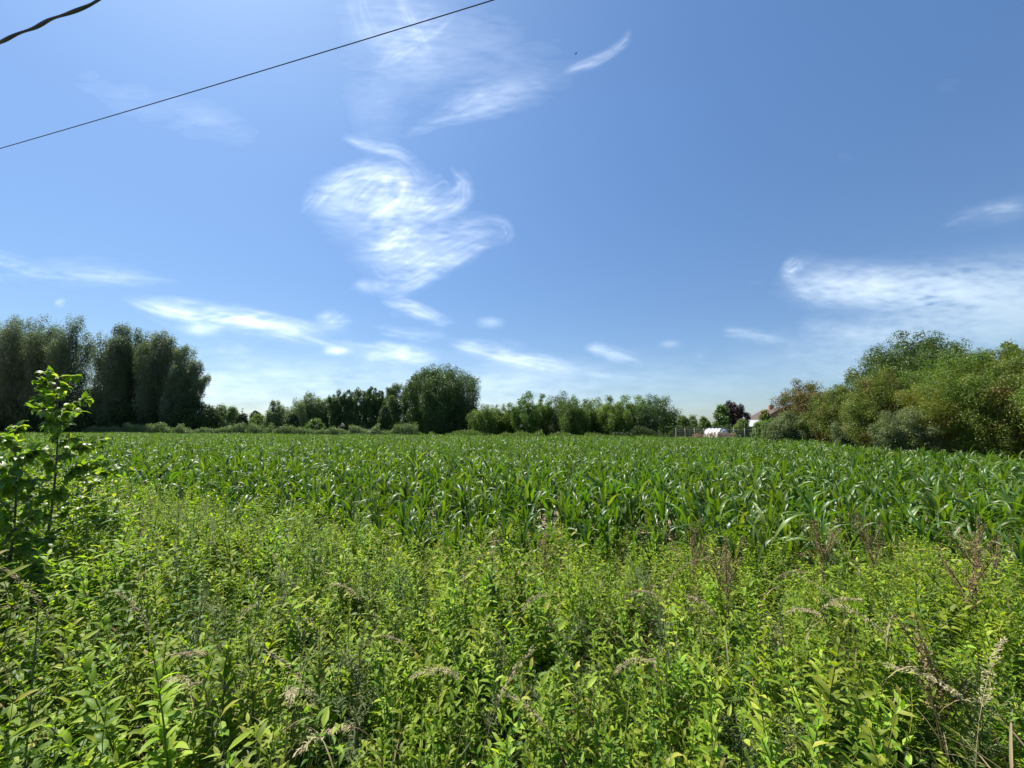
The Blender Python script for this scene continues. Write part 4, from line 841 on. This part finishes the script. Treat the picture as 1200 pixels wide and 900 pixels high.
# --- house with the brown roof, aerial, and small pale roofed sheds
def house(px, d, w, l, eave, ridge, rz, label, roof, wall, aerial=False, name='house', windows=True):
    c = at(px, 501, d); root = empty(name, (c[0], c[1], 0), rz); tag(root, label, name)
    m = MB(); box(m, (-w / 2, -l / 2, 0), (w / 2, l / 2, eave)); 
    for s in (-1, 1):
        y = s * (l / 2 - .001); m.add([(-w / 2, y, eave), (w / 2, y, eave), (0, y, ridge), (0, y, ridge)], [(0, 1, 2, 3)])
    m.build('wall', wall, root, smooth=False)
    m = MB(); o = .35
    for s in (-1, 1):
        e = np.array([s * (w / 2 + o), eave - o * (ridge - eave) / (w / 2)]); v = []
        for yy in (-l / 2 - .3, l / 2 + .3):
            for t_ in (0, .12): v += [(0, yy, ridge + .02 + t_), (e[0], yy, e[1] + .02 + t_)]
        m.add(v, [(0, 1, 5, 4), (2, 6, 7, 3), (0, 2, 3, 1), (4, 5, 7, 6), (1, 3, 7, 5), (0, 4, 6, 2)])
    rf = m.build('roof', roof, root, smooth=False)
    if windows:
        for sx in (-1, 1):
            for yy in (-l / 4, l / 4):
                f = MB(); x = sx * w / 2; box(f, (min(x, x + sx * .06), yy - .6, .9), (max(x, x + sx * .06), yy + .6, 2.1)); fo = f.build('window', M['frame'], root, smooth=False)
                g = MB(); box(g, (min(x + sx * .061, x + sx * .07), yy - .52, .98), (max(x + sx * .061, x + sx * .07), yy + .52, 2.02)); g.build('pane', M['glass'], fo, smooth=False)
        f = MB(); box(f, (-.5, -l / 2 - .06, .9), (.7, -l / 2 - .002, 2.1)); fo = f.build('window', M['frame'], root, smooth=False)
        g = MB(); box(g, (-.42, -l / 2 - .07, .98), (.62, -l / 2 - .061, 2.02)); g.build('pane', M['glass'], fo, smooth=False)
    if aerial:
        m = MB(); box(m, (-.35, 0, ridge - .3), (.35, .7, ridge + .75)); m.build('chimney', M['brick'], rf, smooth=False)
        m = MB(); tube(m, [(0.1, .35, ridge + .7), (0.1, .35, ridge + 1.9)], .03, 5); tube(m, [(-.45, .35, ridge + 1.8), (.65, .35, ridge + 1.8)], .02, 4)
        for k in range(6): tube(m, [(-.4 + k * .2, .15, ridge + 1.8), (-.4 + k * .2, .55, ridge + 1.8)], .012, 4)
        m.build('aerial', M['metal'], root)
house(906, 72, 6.0, 9, 3.1, 4.9, R(-14), 'brown tiled house with an aerial, half hidden by the hedge end', M['tile'], M['brick'], aerial=True)
house(879, 60, 4, 5, 1.9, 2.7, R(80), 'pale roofed low shed behind the bright green bushes', M['panel'], M['wood'], name='shed', windows=False)
house(786, 80, 3.5, 5, 2.2, 3.6, R(80), 'pale roofed bungalow just showing right of the tree belt', M['panel'], M['render'], name='bungalow')

# --- post and wire garden fence
def fence():
    p0, p1 = at(792, 501, 43.5), at(885, 501, 39.5); root = empty('garden_fence', (p0[0], p0[1], 0)); tag(root, 'dark post and netting fence beside the white tunnel', 'fence')
    v = p1 - p0; L = np.hypot(v[0], v[1]); n = 9; dx, dy = v[0], v[1]
    for k in range(n):
        t = k / (n - 1); m = MB(); tube(m, [(dx * t, dy * t, 0), (dx * t, dy * t, 1.7), (dx * t, dy * t, 1.71)], [.05, .045, .004], 6); m.build('post', M['wood'], root)
    m = MB()
    for z in np.linspace(.3, 1.55, 6): tube(m, [(0, 0, z), (dx, dy, z)], .008, 4)
    for k in range(90): t = k / 89; tube(m, [(dx * t, dy * t, .3), (dx * t, dy * t, 1.55)], .006, 3)
    m.build('netting', M['metal'], root)
fence()

# ------------------------------------------------------------------ overhead cables and bird
def cable(name, label, pA, zA, pB, zB, rad, twist=False):
    def hit(px, py, z):
        p = at(px, py, 1.0) - np.array([0, 0, CAM_H]); return np.array([0, 0, CAM_H]) + p * (z - CAM_H) / p[2]
    A, B = hit(*pA, zA), hit(*pB, zB); u = (B - A); L = np.linalg.norm(u); u /= L
    s = np.linspace(-24, L + 22, 900 if twist else 60); P = A + u * s[:, None]; mid = L / 2
    P[:, 2] += 0.0009 * ((s - mid) ** 2 - (L / 2) ** 2)
    m = MB()
    if twist:
        n1 = unit(np.cross(u, [0, 0, 1])); n2 = np.cross(u, n1)
        P += n1 * (0.006 * np.sin(s * 9))[:, None] + n2 * (.008 * np.sin(s * 6.3 + 1) + .004 * np.sin(s * 15))[:, None]
        tube(m, P, rad * (1 + .22 * np.sin(s * 12.6)), 9)
    else: tube(m, P, rad, 7)
    tag(m.build(name, M['cable']), label, 'cable')
cable('overhead_cable', 'thin dark overhead cable running long across the upper left sky', (0, 174), 7.0, (578, 0), 7.0, .0066)
cable('overhead_cable', 'thick wavy overhead cable in the top left corner', (0, 49), 5.5, (118, -1), 5.5, .0125, True)

def bird():
    p = at(675, 63, 38); root = empty('bird', p, R(40)); tag(root, 'tiny dark bird flying high in the blue sky', 'bird')
    m = MB(); s = np.linspace(-1, 1, 9); tube(m, np.stack([s * .09, s * 0, s * 0], -1), .028 * np.sqrt(1.02 - s ** 2) + .001, 8)
    V = []
    for sg in (-1, 1):
        xs = np.linspace(0, 1, 5)
        for t in xs: V += [(.04 - .03 * t, sg * (.02 + .16 * t), .05 * np.sin(t * 2.6)), (-.04 - .02 * t + .03 * t * t, sg * (.02 + .16 * t), .05 * np.sin(t * 2.6))]
    i = np.arange(20).reshape(2, 5, 2); m.add(V, np.concatenate([np.stack([i[k, :-1, 0], i[k, 1:, 0], i[k, 1:, 1], i[k, :-1, 1]], -1) for k in (0, 1)]))
    m.add([(-.07, -.01, 0), (-.07, .01, 0), (-.16, .035, 0), (-.16, -.035, 0)], [(0, 1, 2, 3)])
    m.build('body', M['bird'], root)
bird()
